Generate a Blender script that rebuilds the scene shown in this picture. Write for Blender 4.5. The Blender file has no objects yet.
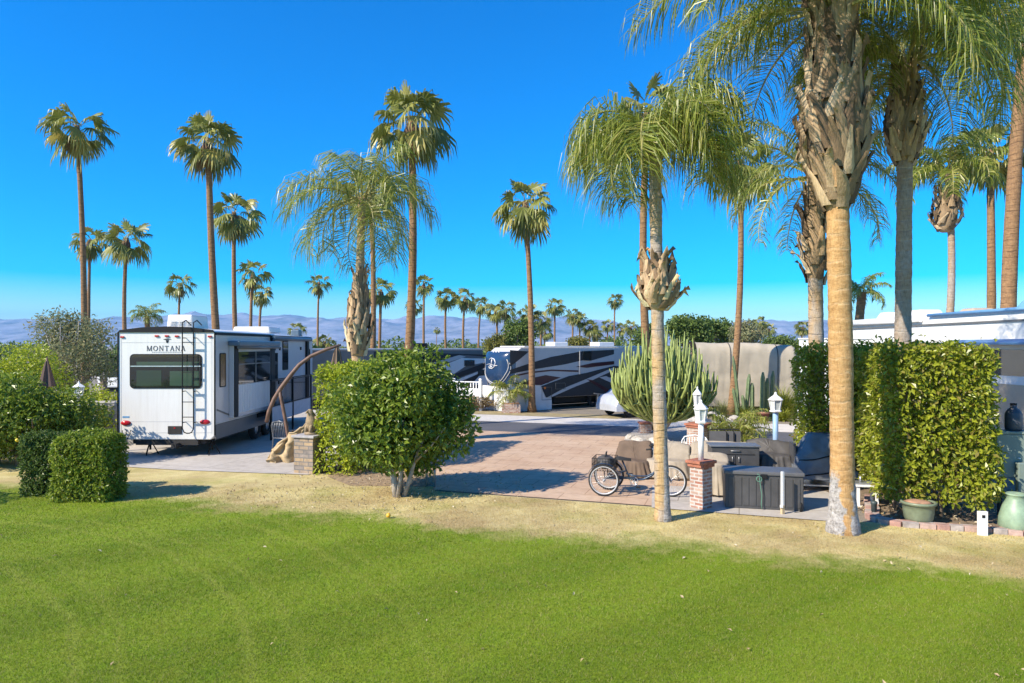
import bpy, bmesh, math, random
import numpy as np
from mathutils import Vector, Matrix, noise

# ------------------------------------------------------------------ basics
SUN_STR, SKY_STR, EXPO = 4.6, 0.14, 0.82
SKY_SAT, SKY_HUE = 2.1, 0.509
HAZE, HAZE_D, HAZE_COL = True, 0.85e-4, (0.18, 0.58, 1.0)
LAWN_A, LAWN_B, LAWN_C = (0.165, 0.255, 0.013), (0.215, 0.31, 0.019), (0.275, 0.29, 0.032)
DRY_A, DRY_B, DRY_C = (0.57, 0.46, 0.20), (0.75, 0.63, 0.35), (0.45, 0.33, 0.17)
SC = bpy.context.scene
COL = SC.collection
F, CX, HZ, H = 683.0, 512.0, 346.0, 3.2      # focal length in px, principal column, horizon row, eye height
R = math.radians
LOT = R(-18.4)                               # the lots are turned this much to the view
SUN_AZ = math.atan2(-0.85, -0.53)            # direction towards the sun, measured from +Y
SUN_EL = R(37)
rnd = random.Random(7)
rng = np.random.default_rng(11)

def gp(px, py, z=0.0):                       # ground point seen at a pixel
    Y = F * (H - z) / (py - HZ)
    return Vector(((px - CX) / F * Y, Y, z))

def pp(px, py, Y):                           # point at depth Y seen at a pixel
    return Vector(((px - CX) / F * Y, Y, H + (HZ - py) / F * Y))

def tag(o, label=None, cat=None, group=None, kind=None):
    if label: o['label'] = label
    if cat: o['category'] = cat
    if group: o['group'] = group
    if kind: o['kind'] = kind
    return o

def thing(name, label, cat, loc=(0, 0, 0), rz=0.0, group=None):
    o = bpy.data.objects.new(name, None)
    COL.objects.link(o)
    o.location = loc
    o.rotation_euler = (0, 0, rz)
    o.empty_display_size = 0.2
    return tag(o, label, cat, group)

def link(name, me, parent=None):
    o = bpy.data.objects.new(name, me)
    COL.objects.link(o)
    if parent is not None: o.parent = parent
    return o

# ------------------------------------------------------------------ materials
def new_mat(name):
    m = bpy.data.materials.new(name)
    m.use_nodes = True
    nt = m.node_tree
    b = nt.nodes['Principled BSDF']
    return m, nt, b

def nd(nt, typ, **kw):
    n = nt.nodes.new(typ)
    for k, v in kw.items():
        if k in n.inputs.keys() if hasattr(n.inputs, 'keys') else False:
            n.inputs[k].default_value = v
        else:
            setattr(n, k, v)
    return n

def coords(nt, kind='Object'):
    return nt.nodes.new('ShaderNodeTexCoord').outputs[kind]

def mixc(nt, fac, a, b, blend='MIX'):
    n = nt.nodes.new('ShaderNodeMix'); n.data_type = 'RGBA'; n.blend_type = blend
    for sock, v in ((n.inputs[0], fac), (n.inputs[6], a), (n.inputs[7], b)):
        if isinstance(v, (int, float)): sock.default_value = v
        elif isinstance(v, (tuple, list)): sock.default_value = (*v[:3], 1)
        else: nt.links.new(v, sock)
    return n.outputs[2]

def math_(nt, op, a, b=0.0, c=0.0):
    n = nt.nodes.new('ShaderNodeMath'); n.operation = op
    for i, v in enumerate((a, b, c)):
        if isinstance(v, (int, float)): n.inputs[i].default_value = v
        else: nt.links.new(v, n.inputs[i])
    return n.outputs[0]

def ramp(nt, fac, stops):
    n = nt.nodes.new('ShaderNodeValToRGB')
    e = n.color_ramp.elements
    while len(e) < len(stops): e.new(0.5)
    for el, (p, c) in zip(e, stops):
        el.position = p
        el.color = (*c[:3], 1) if isinstance(c, (tuple, list)) else (c, c, c, 1)
    nt.links.new(fac, n.inputs[0])
    return n.outputs[0]

def noise_n(nt, vec, scale, detail=4, rough=0.55, out='Fac', dist=0.0):
    n = nt.nodes.new('ShaderNodeTexNoise')
    n.inputs['Scale'].default_value = scale; n.inputs['Detail'].default_value = detail
    n.inputs['Roughness'].default_value = rough; n.inputs['Distortion'].default_value = dist
    if vec is not None: nt.links.new(vec, n.inputs['Vector'])
    return n.outputs[out]

def mapping(nt, vec, scale=(1, 1, 1), rot=(0, 0, 0), loc=(0, 0, 0)):
    n = nt.nodes.new('ShaderNodeMapping')
    n.inputs['Scale'].default_value = scale; n.inputs['Rotation'].default_value = rot; n.inputs['Location'].default_value = loc
    nt.links.new(vec, n.inputs['Vector'])
    return n.outputs[0]

def bump(nt, height, b, strength=0.3, dist=0.02):
    n = nt.nodes.new('ShaderNodeBump')
    n.inputs['Strength'].default_value = strength; n.inputs['Distance'].default_value = dist
    nt.links.new(height, n.inputs['Height']); nt.links.new(n.outputs[0], b.inputs['Normal'])

def M(name, col, rough=0.6, metal=0.0, var=0.12, scale=6.0, bmp=0.0, spec=0.5, coat=0.0):
    m, nt, b = new_mat(name)
    v = coords(nt)
    f = noise_n(nt, v, scale, 5, 0.6)
    lo = tuple(c * (1 - var) for c in col); hi = tuple(min(1, c * (1 + var)) for c in col)
    c = ramp(nt, f, [(0.3, lo), (0.7, hi)])
    nt.links.new(c, b.inputs['Base Color'])
    b.inputs['Roughness'].default_value = rough; b.inputs['Metallic'].default_value = metal
    b.inputs['Specular IOR Level'].default_value = spec
    if coat: b.inputs['Coat Weight'].default_value = coat
    if bmp:
        bump(nt, noise_n(nt, v, scale * 4, 6, 0.7), b, bmp, 0.02)
    return m

def leafmat(name, dark, light, trans=0.3, rough=0.5, spec=0.35, third=None):
    m, nt, b = new_mat(name)
    g = nt.nodes.new('ShaderNodeNewGeometry')
    stops = [(0.0, dark), (0.75, light)]
    if third: stops.append((0.97, third))
    c = ramp(nt, g.outputs['Random Per Island'], stops)
    big = noise_n(nt, coords(nt), 1.1, 3)
    c = mixc(nt, ramp(nt, big, [(0.35, 0.0), (0.7, 0.55)]), c, mixc(nt, 0.5, c, light))
    nt.links.new(c, b.inputs['Base Color'])
    b.inputs['Roughness'].default_value = rough; b.inputs['Specular IOR Level'].default_value = spec
    t = nt.nodes.new('ShaderNodeBsdfTranslucent'); nt.links.new(c, t.inputs['Color'])
    mx = nt.nodes.new('ShaderNodeMixShader'); mx.inputs[0].default_value = trans
    nt.links.new(b.outputs[0], mx.inputs[1]); nt.links.new(t.outputs[0], mx.inputs[2])
    nt.links.new(mx.outputs[0], nt.nodes['Material Output'].inputs['Surface'])
    return m

def brick_mat(name, c1, c2, mortar, bw=0.2, bh=0.07, ms=0.012, horizontal=False, rough=0.85):
    m, nt, b = new_mat(name)
    v = coords(nt)
    if not horizontal:                       # run the courses round the four faces: x+y along, z up
        s = nt.nodes.new('ShaderNodeSeparateXYZ'); nt.links.new(v, s.inputs[0])
        cb = nt.nodes.new('ShaderNodeCombineXYZ')
        nt.links.new(math_(nt, 'ADD', s.outputs[0], s.outputs[1]), cb.inputs[0]); nt.links.new(s.outputs[2], cb.inputs[1])
        v2 = cb.outputs[0]
    else: v2 = v
    br = nt.nodes.new('ShaderNodeTexBrick')
    nt.links.new(v2, br.inputs['Vector'])
    br.inputs['Scale'].default_value = 1.0
    br.inputs['Brick Width'].default_value = bw; br.inputs['Row Height'].default_value = bh
    br.inputs['Mortar Size'].default_value = ms; br.inputs['Bias'].default_value = 0.0
    br.inputs['Color1'].default_value = (*c1, 1); br.inputs['Color2'].default_value = (*c2, 1); br.inputs['Mortar'].default_value = (*mortar, 1)
    c = mixc(nt, ramp(nt, noise_n(nt, v, 9, 5, 0.65), [(0.3, 0.55), (0.7, 1.0)]), (0.02, 0.02, 0.02), br.outputs['Color'])
    nt.links.new(c, b.inputs['Base Color']); b.inputs['Roughness'].default_value = rough
    bump(nt, br.outputs['Fac'], b, -0.5, 0.01)
    return m

# ------------------------------------------------------------------ mesh builder
def frames(pts):
    pts = [Vector(p) for p in pts]
    T = []
    for i in range(len(pts)):
        a = pts[max(i - 1, 0)]; c = pts[min(i + 1, len(pts) - 1)]
        t = (c - a); T.append(t.normalized() if t.length > 1e-9 else Vector((0, 0, 1)))
    ref = Vector((0, 0, 1)) if abs(T[0].z) < 0.9 else Vector((1, 0, 0))
    n = (ref - T[0] * ref.dot(T[0])).normalized()
    out = []
    for i, t in enumerate(T):
        n = (n - t * n.dot(t))
        n = n.normalized() if n.length > 1e-6 else t.orthogonal().normalized()
        out.append((pts[i], t, n, t.cross(n)))
    return out

class MB:
    def __init__(s): s.v = []; s.f = []; s.m = []; s.sm = []
    def add(s, vs, fs, m=0, sm=False):
        k = len(s.v); s.v += [tuple(p) for p in vs]
        s.f += [tuple(i + k for i in f) for f in fs]; s.m += [m] * len(fs); s.sm += [sm] * len(fs)
        return s
    def box(s, c, size, rz=0.0, m=0, top=1.0):
        x, y, z = (d / 2 for d in size); c = Vector(c); ca, sa = math.cos(rz), math.sin(rz)
        vs = []
        for dz in (-z, z):
            k = top if dz > 0 else 1.0
            for dx, dy in ((-x, -y), (x, -y), (x, y), (-x, y)):
                dx *= k; dy *= k
                vs.append((c.x + dx * ca - dy * sa, c.y + dx * sa + dy * ca, c.z + dz))
        return s.add(vs, [(3, 2, 1, 0), (4, 5, 6, 7), (0, 1, 5, 4), (1, 2, 6, 5), (2, 3, 7, 6), (3, 0, 4, 7)], m)
    def b2(s, lo, hi, m=0):
        lo = Vector(lo); hi = Vector(hi)
        return s.box((lo + hi) / 2, hi - lo, 0, m)
    def bar(s, a, b, w=0.03, h=None, m=0):
        a = Vector(a); b = Vector(b); h = h or w
        t = (b - a).normalized(); ref = Vector((0, 0, 1)) if abs(t.z) < 0.95 else Vector((0, 1, 0))
        n = t.cross(ref).normalized() * w / 2; u = n.cross(t).normalized() * h / 2
        vs = [a - n - u, a + n - u, a + n + u, a - n + u, b - n - u, b + n - u, b + n + u, b - n + u]
        return s.add(vs, [(0, 3, 2, 1), (4, 5, 6, 7), (0, 1, 5, 4), (1, 2, 6, 5), (2, 3, 7, 6), (3, 0, 4, 7)], m)
    def tube(s, pts, rad, seg=8, m=0, cap=True):
        fr = frames(pts); n = len(fr)
        rads = rad if isinstance(rad, (list, tuple)) else [rad] * n
        vs = []
        for (p, t, a, b), r in zip(fr, rads):
            for k in range(seg):
                an = 2 * math.pi * k / seg
                vs.append(p + a * (math.cos(an) * r) + b * (math.sin(an) * r))
        fs = []
        for i in range(n - 1):
            for k in range(seg):
                k2 = (k + 1) % seg
                fs.append((i * seg + k, i * seg + k2, (i + 1) * seg + k2, (i + 1) * seg + k))
        s.add(vs, fs, m, True)
        if cap:
            kk = len(s.v) - len(vs)
            s.f += [tuple(kk + k for k in reversed(range(seg))), tuple(kk + (n - 1) * seg + k for k in range(seg))]
            s.m += [m, m]; s.sm += [False, False]
        return s
    def lathe(s, prof, c=(0, 0, 0), seg=16, m=0, sm=True):
        c = Vector(c); vs = []; n = len(prof)
        for r, z in prof:
            for k in range(seg):
                an = 2 * math.pi * k / seg
                vs.append((c.x + r * math.cos(an), c.y + r * math.sin(an), c.z + z))
        fs = []
        for i in range(n - 1):
            for k in range(seg):
                k2 = (k + 1) % seg
                fs.append((i * seg + k, i * seg + k2, (i + 1) * seg + k2, (i + 1) * seg + k))
        fs.append(tuple(reversed(range(seg)))); fs.append(tuple((n - 1) * seg + k for k in range(seg)))
        return s.add(vs, fs, m, sm)
    def torus(s, c, axis, RR, r, seg=28, sub=8, m=0):
        c = Vector(c); ax = Vector(axis).normalized(); a = ax.orthogonal().normalized(); b = ax.cross(a)
        vs = []
        for i in range(seg):
            t = 2 * math.pi * i / seg; d = a * math.cos(t) + b * math.sin(t)
            for k in range(sub):
                q = 2 * math.pi * k / sub
                vs.append(c + d * (RR + r * math.cos(q)) + ax * (r * math.sin(q)))
        fs = [(i * sub + k, ((i + 1) % seg) * sub + k, ((i + 1) % seg) * sub + (k + 1) % sub, i * sub + (k + 1) % sub) for i in range(seg) for k in range(sub)]
        return s.add(vs, fs, m, True)
    def prism(s, poly, nrm, t, m=0):          # planar polygon given thickness t along nrm
        nrm = Vector(nrm).normalized() * t; n = len(poly); poly = [Vector(p) for p in poly]
        vs = poly + [p + nrm for p in poly]
        fs = [tuple(reversed(range(n))), tuple(range(n, 2 * n))] + [(i, (i + 1) % n, n + (i + 1) % n, n + i) for i in range(n)]
        return s.add(vs, fs, m)
    def build(s, name, mats, parent=None, smooth=None, bev=0.0, loc=None):
        me = bpy.data.meshes.new(name)
        me.from_pydata([tuple(p) for p in s.v], [], s.f)
        mats = mats if isinstance(mats, (list, tuple)) else [mats]
        for q in mats: me.materials.append(q)
        me.polygons.foreach_set('material_index', s.m)
        me.polygons.foreach_set('use_smooth', s.sm if smooth is None else [smooth] * len(s.f))
        bm = bmesh.new(); bm.from_mesh(me); bmesh.ops.recalc_face_normals(bm, faces=bm.faces); bm.to_mesh(me); bm.free()
        me.update()
        o = link(name, me, parent)
        if bev:
            md = o.modifiers.new('bevel', 'BEVEL'); md.width = bev; md.segments = 2; md.limit_method = 'ANGLE'
        if loc is not None: o.location = loc
        return o

def np_mesh(name, V, Fc, mats, mi=None, smooth=False):
    """mesh from numpy verts (n,3) and faces (m,k)"""
    me = bpy.data.meshes.new(name)
    V = np.asarray(V, np.float32); Fc = np.asarray(Fc, np.int32); k = Fc.shape[1]
    me.vertices.add(len(V)); me.vertices.foreach_set('co', V.ravel())
    me.loops.add(Fc.size); me.loops.foreach_set('vertex_index', Fc.ravel())
    me.polygons.add(len(Fc)); me.polygons.foreach_set('loop_start', np.arange(len(Fc), dtype=np.int32) * k)
    me.polygons.foreach_set('use_smooth', np.full(len(Fc), smooth))
    for q in (mats if isinstance(mats, (list, tuple)) else [mats]): me.materials.append(q)
    if mi is not None: me.polygons.foreach_set('material_index', np.asarray(mi, np.int32))
    me.update(calc_edges=True); me.validate()
    return me

def unit(a): return a / np.maximum(np.linalg.norm(a, axis=1, keepdims=True), 1e-9)

def leaves_mesh(name, P, N, size, mat, aspect=0.5, spread=0.9, droop=0.25, fold=0.25, mi=None, mats=None):
    n = len(P)
    d = unit(N * 0.55 + rng.normal(0, 1, (n, 3)) * spread * 0.75 + np.array([0, 0, -droop]))
    q = unit(N + rng.normal(0, 0.45, (n, 3)) + np.array([-.12, -.06, 0.4]))
    s = unit(np.cross(d, q)); q = np.cross(s, d)
    L = (size * rng.uniform(0.65, 1.25, n))[:, None]; W = L * aspect
    base = P; tip = P + d * L - q * L * 0.12
    l = P + d * L * 0.5 + s * W * 0.5 + q * W * fold; r = P + d * L * 0.5 - s * W * 0.5 + q * W * fold
    V = np.stack([base, r, tip, l], 1).reshape(-1, 3)
    i = np.arange(n)[:, None] * 4
    T = np.concatenate([i + np.array([[0, 1, 2]]), i + np.array([[0, 2, 3]])], 1).reshape(-1, 3)
    if mi is not None: mi = np.repeat(mi, 2)
    return np_mesh(name, V, T, mats or mat, mi)

def blob_points(n, blobs, shell=0.45):
    """points near the skin of ellipsoid clumps; returns P, outward N"""
    w = np.array([b[1][0] * b[1][1] + b[1][1] * b[1][2] + b[1][0] * b[1][2] for b in blobs]); w = w / w.sum()
    k = rng.choice(len(blobs), n, p=w)
    C = np.array([b[0] for b in blobs])[k]; Rr = np.array([b[1] for b in blobs])[k]
    d = unit(rng.normal(0, 1, (n, 3)))
    t = 1 - shell * rng.random(n) ** 1.6 + rng.normal(0, 0.05, n)
    P = C + d * Rr * t[:, None]
    return P, unit(d / Rr)

def crown_blobs(c, rad, k=14, sub=0.42, seed=0, flat=0.0):
    rr = random.Random(seed); c = Vector(c); out = [((c.x, c.y, c.z), tuple(x * 0.72 for x in rad))]
    for i in range(k):
        d = Vector((rr.gauss(0, 1), rr.gauss(0, 1), rr.gauss(0, 1) * (1 - flat) + 0.1)).normalized()
        q = rr.uniform(0.55, 0.8); f = sub * rr.uniform(0.75, 1.25)
        out.append(((c.x + d.x * rad[0] * q, c.y + d.y * rad[1] * q, c.z + d.z * rad[2] * q), (rad[0] * f, rad[1] * f, rad[2] * f)))
    return out

def hedge_points(n, size, lump=0.14, depth=0.35, round_=0.25, seed=0):
    """points near the skin of a clipped box centred on x,y and standing on z=0"""
    sx, sy, sz = size
    areas = np.array([sy * sz, sy * sz, sx * sz, sx * sz, sx * sy]); k = rng.choice(5, n, p=areas / areas.sum())
    u = rng.uniform(-0.5, 0.5, n); v = rng.uniform(0, 1, n); P = np.zeros((n, 3)); N = np.zeros((n, 3))
    for i, (ax, sg) in enumerate(((0, -1), (0, 1), (1, -1), (1, 1), (2, 1))):
        q = k == i
        if ax == 0: P[q] = np.stack([np.full(q.sum(), sg * sx / 2), u[q] * sy, v[q] * sz], 1); N[q, 0] = sg
        elif ax == 1: P[q] = np.stack([u[q] * sx, np.full(q.sum(), sg * sy / 2), v[q] * sz], 1); N[q, 1] = sg
        else: P[q] = np.stack([u[q] * sx, (v[q] - 0.5) * sy, np.full(q.sum(), sz)], 1); N[q, 2] = 1
    # round the upper and upright edges
    h = np.array([sx / 2, sy / 2, sz]); rr = round_
    for it in range(1):
        q = np.abs(P); inner = np.array([sx / 2 - rr, sy / 2 - rr, sz - rr])
        over = np.maximum(np.stack([q[:, 0] - inner[0], q[:, 1] - inner[1], P[:, 2] - inner[2]], 1), 0)
        ln = np.linalg.norm(over, axis=1); sc = np.where(ln > rr, rr / np.maximum(ln, 1e-6), 1)
        sg = np.sign(P); new = over * sc[:, None]
        P[:, 0] = np.where(over[:, 0] > 0, sg[:, 0] * (inner[0] + new[:, 0]), P[:, 0])
        P[:, 1] = np.where(over[:, 1] > 0, sg[:, 1] * (inner[1] + new[:, 1]), P[:, 1])
        P[:, 2] = np.where(over[:, 2] > 0, inner[2] + new[:, 2], P[:, 2])
        nn = over * sg; nn[:, 2] = over[:, 2]
        N = np.where(ln[:, None] > 1e-4, unit(nn + N * 0.05), N)
    off = np.array([noise.noise(Vector(p) * 1.9 + Vector((seed, 0, 0))) * lump + noise.noise(Vector(p) * 5 + Vector((seed, 3, 0))) * lump * 0.6 for p in P])
    P = P + N * (off - depth * rng.random(n) ** 2.2)[:, None]
    return P, N

# ------------------------------------------------------------------ clipping of parts under a parent
def ray_plane(px, py, p0, n):
    o = Vector((0, 0, H)); d = Vector(((px - CX) / F, 1.0, (HZ - py) / F)); n = Vector(n)
    return o + d * ((Vector(p0) - o).dot(n) / d.dot(n))

# ------------------------------------------------------------------ camera, sun, sky
cam = bpy.data.cameras.new('camera'); cam_o = bpy.data.objects.new('camera', cam); COL.objects.link(cam_o)
cam.sensor_width = 36.0; cam.lens = 36.0 * F / 1024.0
cam.shift_y = (HZ - 341.5) / 1024.0
cam.clip_start = 0.1; cam.clip_end = 40000
cam_o.location = (0, 0, H); cam_o.rotation_euler = (R(90), 0, 0)
SC.camera = cam_o

w = bpy.data.worlds.new('World'); SC.world = w; w.use_nodes = True
nt = w.node_tree; bg = nt.nodes['Background']
sky = nt.nodes.new('ShaderNodeTexSky'); sky.sky_type = 'NISHITA'; sky.sun_disc = False
sky.sun_elevation = SUN_EL; sky.sun_rotation = SUN_AZ
sky.altitude = 0; sky.air_density = 1.0; sky.dust_density = 0.05; sky.ozone_density = 5.0
hs = nt.nodes.new('ShaderNodeHueSaturation'); hs.inputs['Saturation'].default_value = SKY_SAT; hs.inputs['Hue'].default_value = SKY_HUE
nt.links.new(sky.outputs[0], hs.inputs['Color']); nt.links.new(hs.outputs[0], bg.inputs['Color'])
bg.inputs['Strength'].default_value = SKY_STR

sun = bpy.data.lights.new('sun', 'SUN'); sun_o = bpy.data.objects.new('sun', sun); COL.objects.link(sun_o)
sun.energy = SUN_STR; sun.angle = R(0.5); sun.color = (1.0, 0.90, 0.74)
sd = Vector((math.sin(SUN_AZ) * math.cos(SUN_EL), math.cos(SUN_AZ) * math.cos(SUN_EL), math.sin(SUN_EL)))
sun_o.rotation_euler = sd.to_track_quat('Z', 'Y').to_euler(); sun_o.location = sd * 60

vs = SC.view_settings; vs.view_transform = 'Standard'; vs.look = 'None'; vs.gamma = 1.0; vs.exposure = EXPO
vs.use_curve_mapping = False
cy = SC.cycles
cy.max_bounces = 8; cy.transparent_max_bounces = 8; cy.volume_bounces = 0

# ------------------------------------------------------------------ ground
def lawn_col(nt, v, blade=False):
    s = nt.nodes.new('ShaderNodeSeparateXYZ'); nt.links.new(v, s.inputs[0])
    X, Y = s.outputs[0], s.outputs[1]
    flat = nt.nodes.new('ShaderNodeCombineXYZ'); nt.links.new(X, flat.inputs[0]); nt.links.new(Y, flat.inputs[1]); fv = flat.outputs[0]
    t = math_(nt, 'SUBTRACT', math_(nt, 'ADD', Y, math_(nt, 'MULTIPLY', X, 0.34)), 11.75)
    n1 = noise_n(nt, fv, 0.55, 5, 0.62); n2 = noise_n(nt, fv, 2.6, 6, 0.7); n3 = noise_n(nt, fv, 14.0, 4, 0.7)
    t = math_(nt, 'ADD', t, math_(nt, 'MULTIPLY', math_(nt, 'SUBTRACT', n1, 0.5), 2.6))
    t = math_(nt, 'ADD', t, math_(nt, 'MULTIPLY', math_(nt, 'SUBTRACT', n2, 0.5), 1.6))
    dry = ramp(nt, math_(nt, 'MULTIPLY_ADD', t, 0.5, 0.5), [(0.28, 0.0), (0.72, 1.0)])
    # mowing bands of the green
    mv = mapping(nt, fv, rot=(0, 0, R(52)))
    wv = nt.nodes.new('ShaderNodeTexWave'); wv.inputs['Scale'].default_value = 0.13; wv.inputs['Distortion'].default_value = 2.2; wv.inputs['Detail'].default_value = 2; wv.inputs['Detail Scale'].default_value = 0.5
    nt.links.new(mv, wv.inputs['Vector'])
    g = mixc(nt, ramp(nt, wv.outputs['Fac'], [(0.25, 0.0), (0.75, 1.0)]), LAWN_A, LAWN_B)
    g = mixc(nt, ramp(nt, n2, [(0.35, 0.0), (0.75, 0.55)]), g, LAWN_C)
    d = mixc(nt, ramp(nt, n2, [(0.3, 0.0), (0.7, 1.0)]), DRY_A, DRY_B)
    d = mixc(nt, ramp(nt, n1, [(0.42, 0.0), (0.62, 0.8)]), d, DRY_C)
    d = mixc(nt, ramp(nt, noise_n(nt, fv, 0.9, 4), [(0.5, 0.0), (0.75, 0.5)]), d, LAWN_C)
    # curved wheel tracks of the mower, at the left only
    dx = math_(nt, 'ADD', X, 11.0); dy = math_(nt, 'SUBTRACT', Y, 2.0)
    rad = math_(nt, 'SQRT', math_(nt, 'ADD', math_(nt, 'MULTIPLY', dx, dx), math_(nt, 'MULTIPLY', math_(nt, 'MULTIPLY', dy, dy), 0.8)))
    tr = ramp(nt, math_(nt, 'FRACT', math_(nt, 'ADD', math_(nt, 'MULTIPLY', rad, 0.62), math_(nt, 'MULTIPLY', n1, 0.35))), [(0.0, 0.0), (0.06, 0.8), (0.12, 0.0), (0.26, 0.0), (0.31, 0.55), (0.37, 0.0)])
    tr = math_(nt, 'MULTIPLY', tr, ramp(nt, math_(nt, 'MULTIPLY_ADD', X, -0.1, 0.15), [(0.05, 0.0), (0.45, 0.75)]))
    g = mixc(nt, tr, g, (0.30, 0.345, 0.05))
    thin = ramp(nt, n3, [(0.56, 0.0), (0.85, 0.3)])
    g = mixc(nt, thin, g, (0.21, 0.23, 0.035))
    # a few worn straw spots within the green
    g = mixc(nt, ramp(nt, noise_n(nt, mapping(nt, fv, loc=(3.1, 7.7, 0)), 0.8, 5, 0.7), [(0.66, 0.0), (0.76, 0.6)]), g, DRY_A)
    return mixc(nt, dry, g, d)

def make_lawn_mat(name, blade):
    m, nt, b = new_mat(name)
    v = coords(nt)
    c = lawn_col(nt, v)
    if blade:
        ge = nt.nodes.new('ShaderNodeNewGeometry')
        c = mixc(nt, ramp(nt, ge.outputs['Random Per Island'], [(0.0, 0.0), (1.0, 1.0)]), mixc(nt, 0.6, c, mixc(nt, 1.0, c, (0.84, 0.88, 0.82), 'MULTIPLY')), mixc(nt, 1.0, c, (1.15, 1.12, 1.05), 'MULTIPLY'))
        c = mixc(nt, ramp(nt, ge.outputs['Random Per Island'], [(0.0, 0.75), (0.06, 0.7), (0.10, 0.0), (0.86, 0.0), (0.92, 0.5)]), c, (0.50, 0.40, 0.20))
        nt.links.new(c, b.inputs['Base Color'])
        t = nt.nodes.new('ShaderNodeBsdfTranslucent'); nt.links.new(c, t.inputs['Color'])
        mx = nt.nodes.new('ShaderNodeMixShader'); mx.inputs[0].default_value = 0.45
        nt.links.new(b.outputs[0], mx.inputs[1]); nt.links.new(t.outputs[0], mx.inputs[2])
        nt.links.new(mx.outputs[0], nt.nodes['Material Output'].inputs['Surface'])
    else:
        f = noise_n(nt, v, 42, 4, 0.8)
        c = mixc(nt, ramp(nt, f, [(0.35, 0.0), (0.7, 1.0)]), mixc(nt, 1.0, c, (0.7, 0.75, 0.7), 'MULTIPLY'), mixc(nt, 1.0, c, (1.2, 1.15, 1.0), 'MULTIPLY'))
        nt.links.new(c, b.inputs['Base Color'])
        bump(nt, f, b, 0.6, 0.03)
    b.inputs['Roughness'].default_value = 0.75; b.inputs['Specular IOR Level'].default_value = 0.2
    return m

m_lawn = make_lawn_mat('lawn_soil', False); m_blade = make_lawn_mat('grass_blades', True)

def ground_mat():
    m, nt, b = new_mat('desert_gravel')
    v = coords(nt)
    c = ramp(nt, noise_n(nt, v, 0.25, 6, 0.65), [(0.3, (0.26, 0.22, 0.165)), (0.7, (0.36, 0.31, 0.24))])
    c = mixc(nt, ramp(nt, noise_n(nt, v, 9, 5, 0.8), [(0.35, 0.0), (0.7, 1.0)]), mixc(nt, 1.0, c, (0.6, 0.6, 0.6), 'MULTIPLY'), c)
    nt.links.new(c, b.inputs['Base Color']); b.inputs['Roughness'].default_value = 0.9
    bump(nt, noise_n(nt, v, 22, 5, 0.8), b, 0.7, 0.05)
    return m

def sheet(name, poly, z, mat, label=None):
    mb = MB(); mb.add([(p[0], p[1], z) for p in poly], [tuple(range(len(poly)))])
    o = mb.build(name, mat)
    for p in o.data.polygons:
        if p.normal.z < 0: p.flip()
    return tag(o, label, None, None, 'structure')

g = sheet('ground', [(-14000, -200), (14000, -200), (14000, 16000), (-14000, 16000)], 0.0, ground_mat(), 'tan gravel desert ground reaching to the mountains')

# lawn: the near side is bounded by the lots' frontage
def fr(x): return 14.45 - 0.333 * x           # frontage line (patio and driveway edge) at X
sheet('lawn', [(-45, -20), (45, -20), (45, fr(45) + 14.0), (8.5, fr(8.5) + .4), (6.1, fr(6.1) + .05), (-1.7, fr(-1.7) + .05), (-1.8, fr(-1.8) + .5), (-6.0, fr(-6.0) + 1.3), (-11.5, fr(-11.5) + 1.6), (-45, fr(-45) + 4)], 0.004, m_lawn, 'green mown lawn browning towards the lots')

def slab_mat(name, a, bcol, joint, js=(1.2, 1.2), rot=0.0, crack=True, stain=0.5):
    m, nt, b = new_mat(name)
    v = mapping(nt, coords(nt), rot=(0, 0, -rot))
    n1 = noise_n(nt, v, 0.8, 6, 0.65); n2 = noise_n(nt, v, 5, 6, 0.7)
    c = mixc(nt, ramp(nt, n1, [(0.3, 0.0), (0.7, 1.0)]), a, bcol)
    c = mixc(nt, ramp(nt, n2, [(0.35, stain), (0.6, 0.0)]), c, mixc(nt, 1.0, c, (0.7, 0.68, 0.66), 'MULTIPLY'))
    br = nt.nodes.new('ShaderNodeTexBrick'); br.offset = 0.5
    nt.links.new(v, br.inputs['Vector']); br.inputs['Scale'].default_value = 1
    br.inputs['Brick Width'].default_value = js[0]; br.inputs['Row Height'].default_value = js[1]; br.inputs['Mortar Size'].default_value = 0.012
    br.inputs['Color1'].default_value = (1, 1, 1, 1); br.inputs['Color2'].default_value = (0.95, 0.94, 0.93, 1); br.inputs['Mortar'].default_value = (*joint, 1)
    c = mixc(nt, 1.0, c, br.outputs['Color'], 'MULTIPLY')
    nt.links.new(c, b.inputs['Base Color']); b.inputs['Roughness'].default_value = 0.8
    c = mixc(nt, ramp(nt, noise_n(nt, v, 1.7, 3, 0.5), [(0.62, 0.0), (0.74, 0.35)]), c, (0.16, 0.12, 0.10)); nt.links.new(c, b.inputs['Base Color'])
    bump(nt, n2, b, 0.2, 0.01)
    return m

m_drive = slab_mat('stamped_concrete', (0.49, 0.325, 0.21), (0.60, 0.44, 0.305), (0.66, 0.60, 0.56), (0.9, 0.6), LOT, stain=0.45)
m_conc = slab_mat('patio_concrete', (0.44, 0.40, 0.35), (0.53, 0.49, 0.44), (0.55, 0.53, 0.5), (2.4, 2.4), LOT)
m_white_conc = slab_mat('pale_concrete', (0.56, 0.53, 0.49), (0.66, 0.63, 0.58), (0.7, 0.7, 0.7), (3.0, 3.0), LOT)
m_asph, _nt, _b = new_mat('asphalt')
_v = coords(_nt)
_c = ramp(_nt, noise_n(_nt, _v, 0.7, 6, 0.7), [(0.3, (0.062, 0.063, 0.072)), (0.7, (0.092, 0.092, 0.102))])
_c = mixc(_nt, ramp(_nt, noise_n(_nt, _v, 60, 3, 0.8), [(0.4, 0.0), (0.75, 0.6)]), _c, (0.16, 0.16, 0.165))
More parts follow.
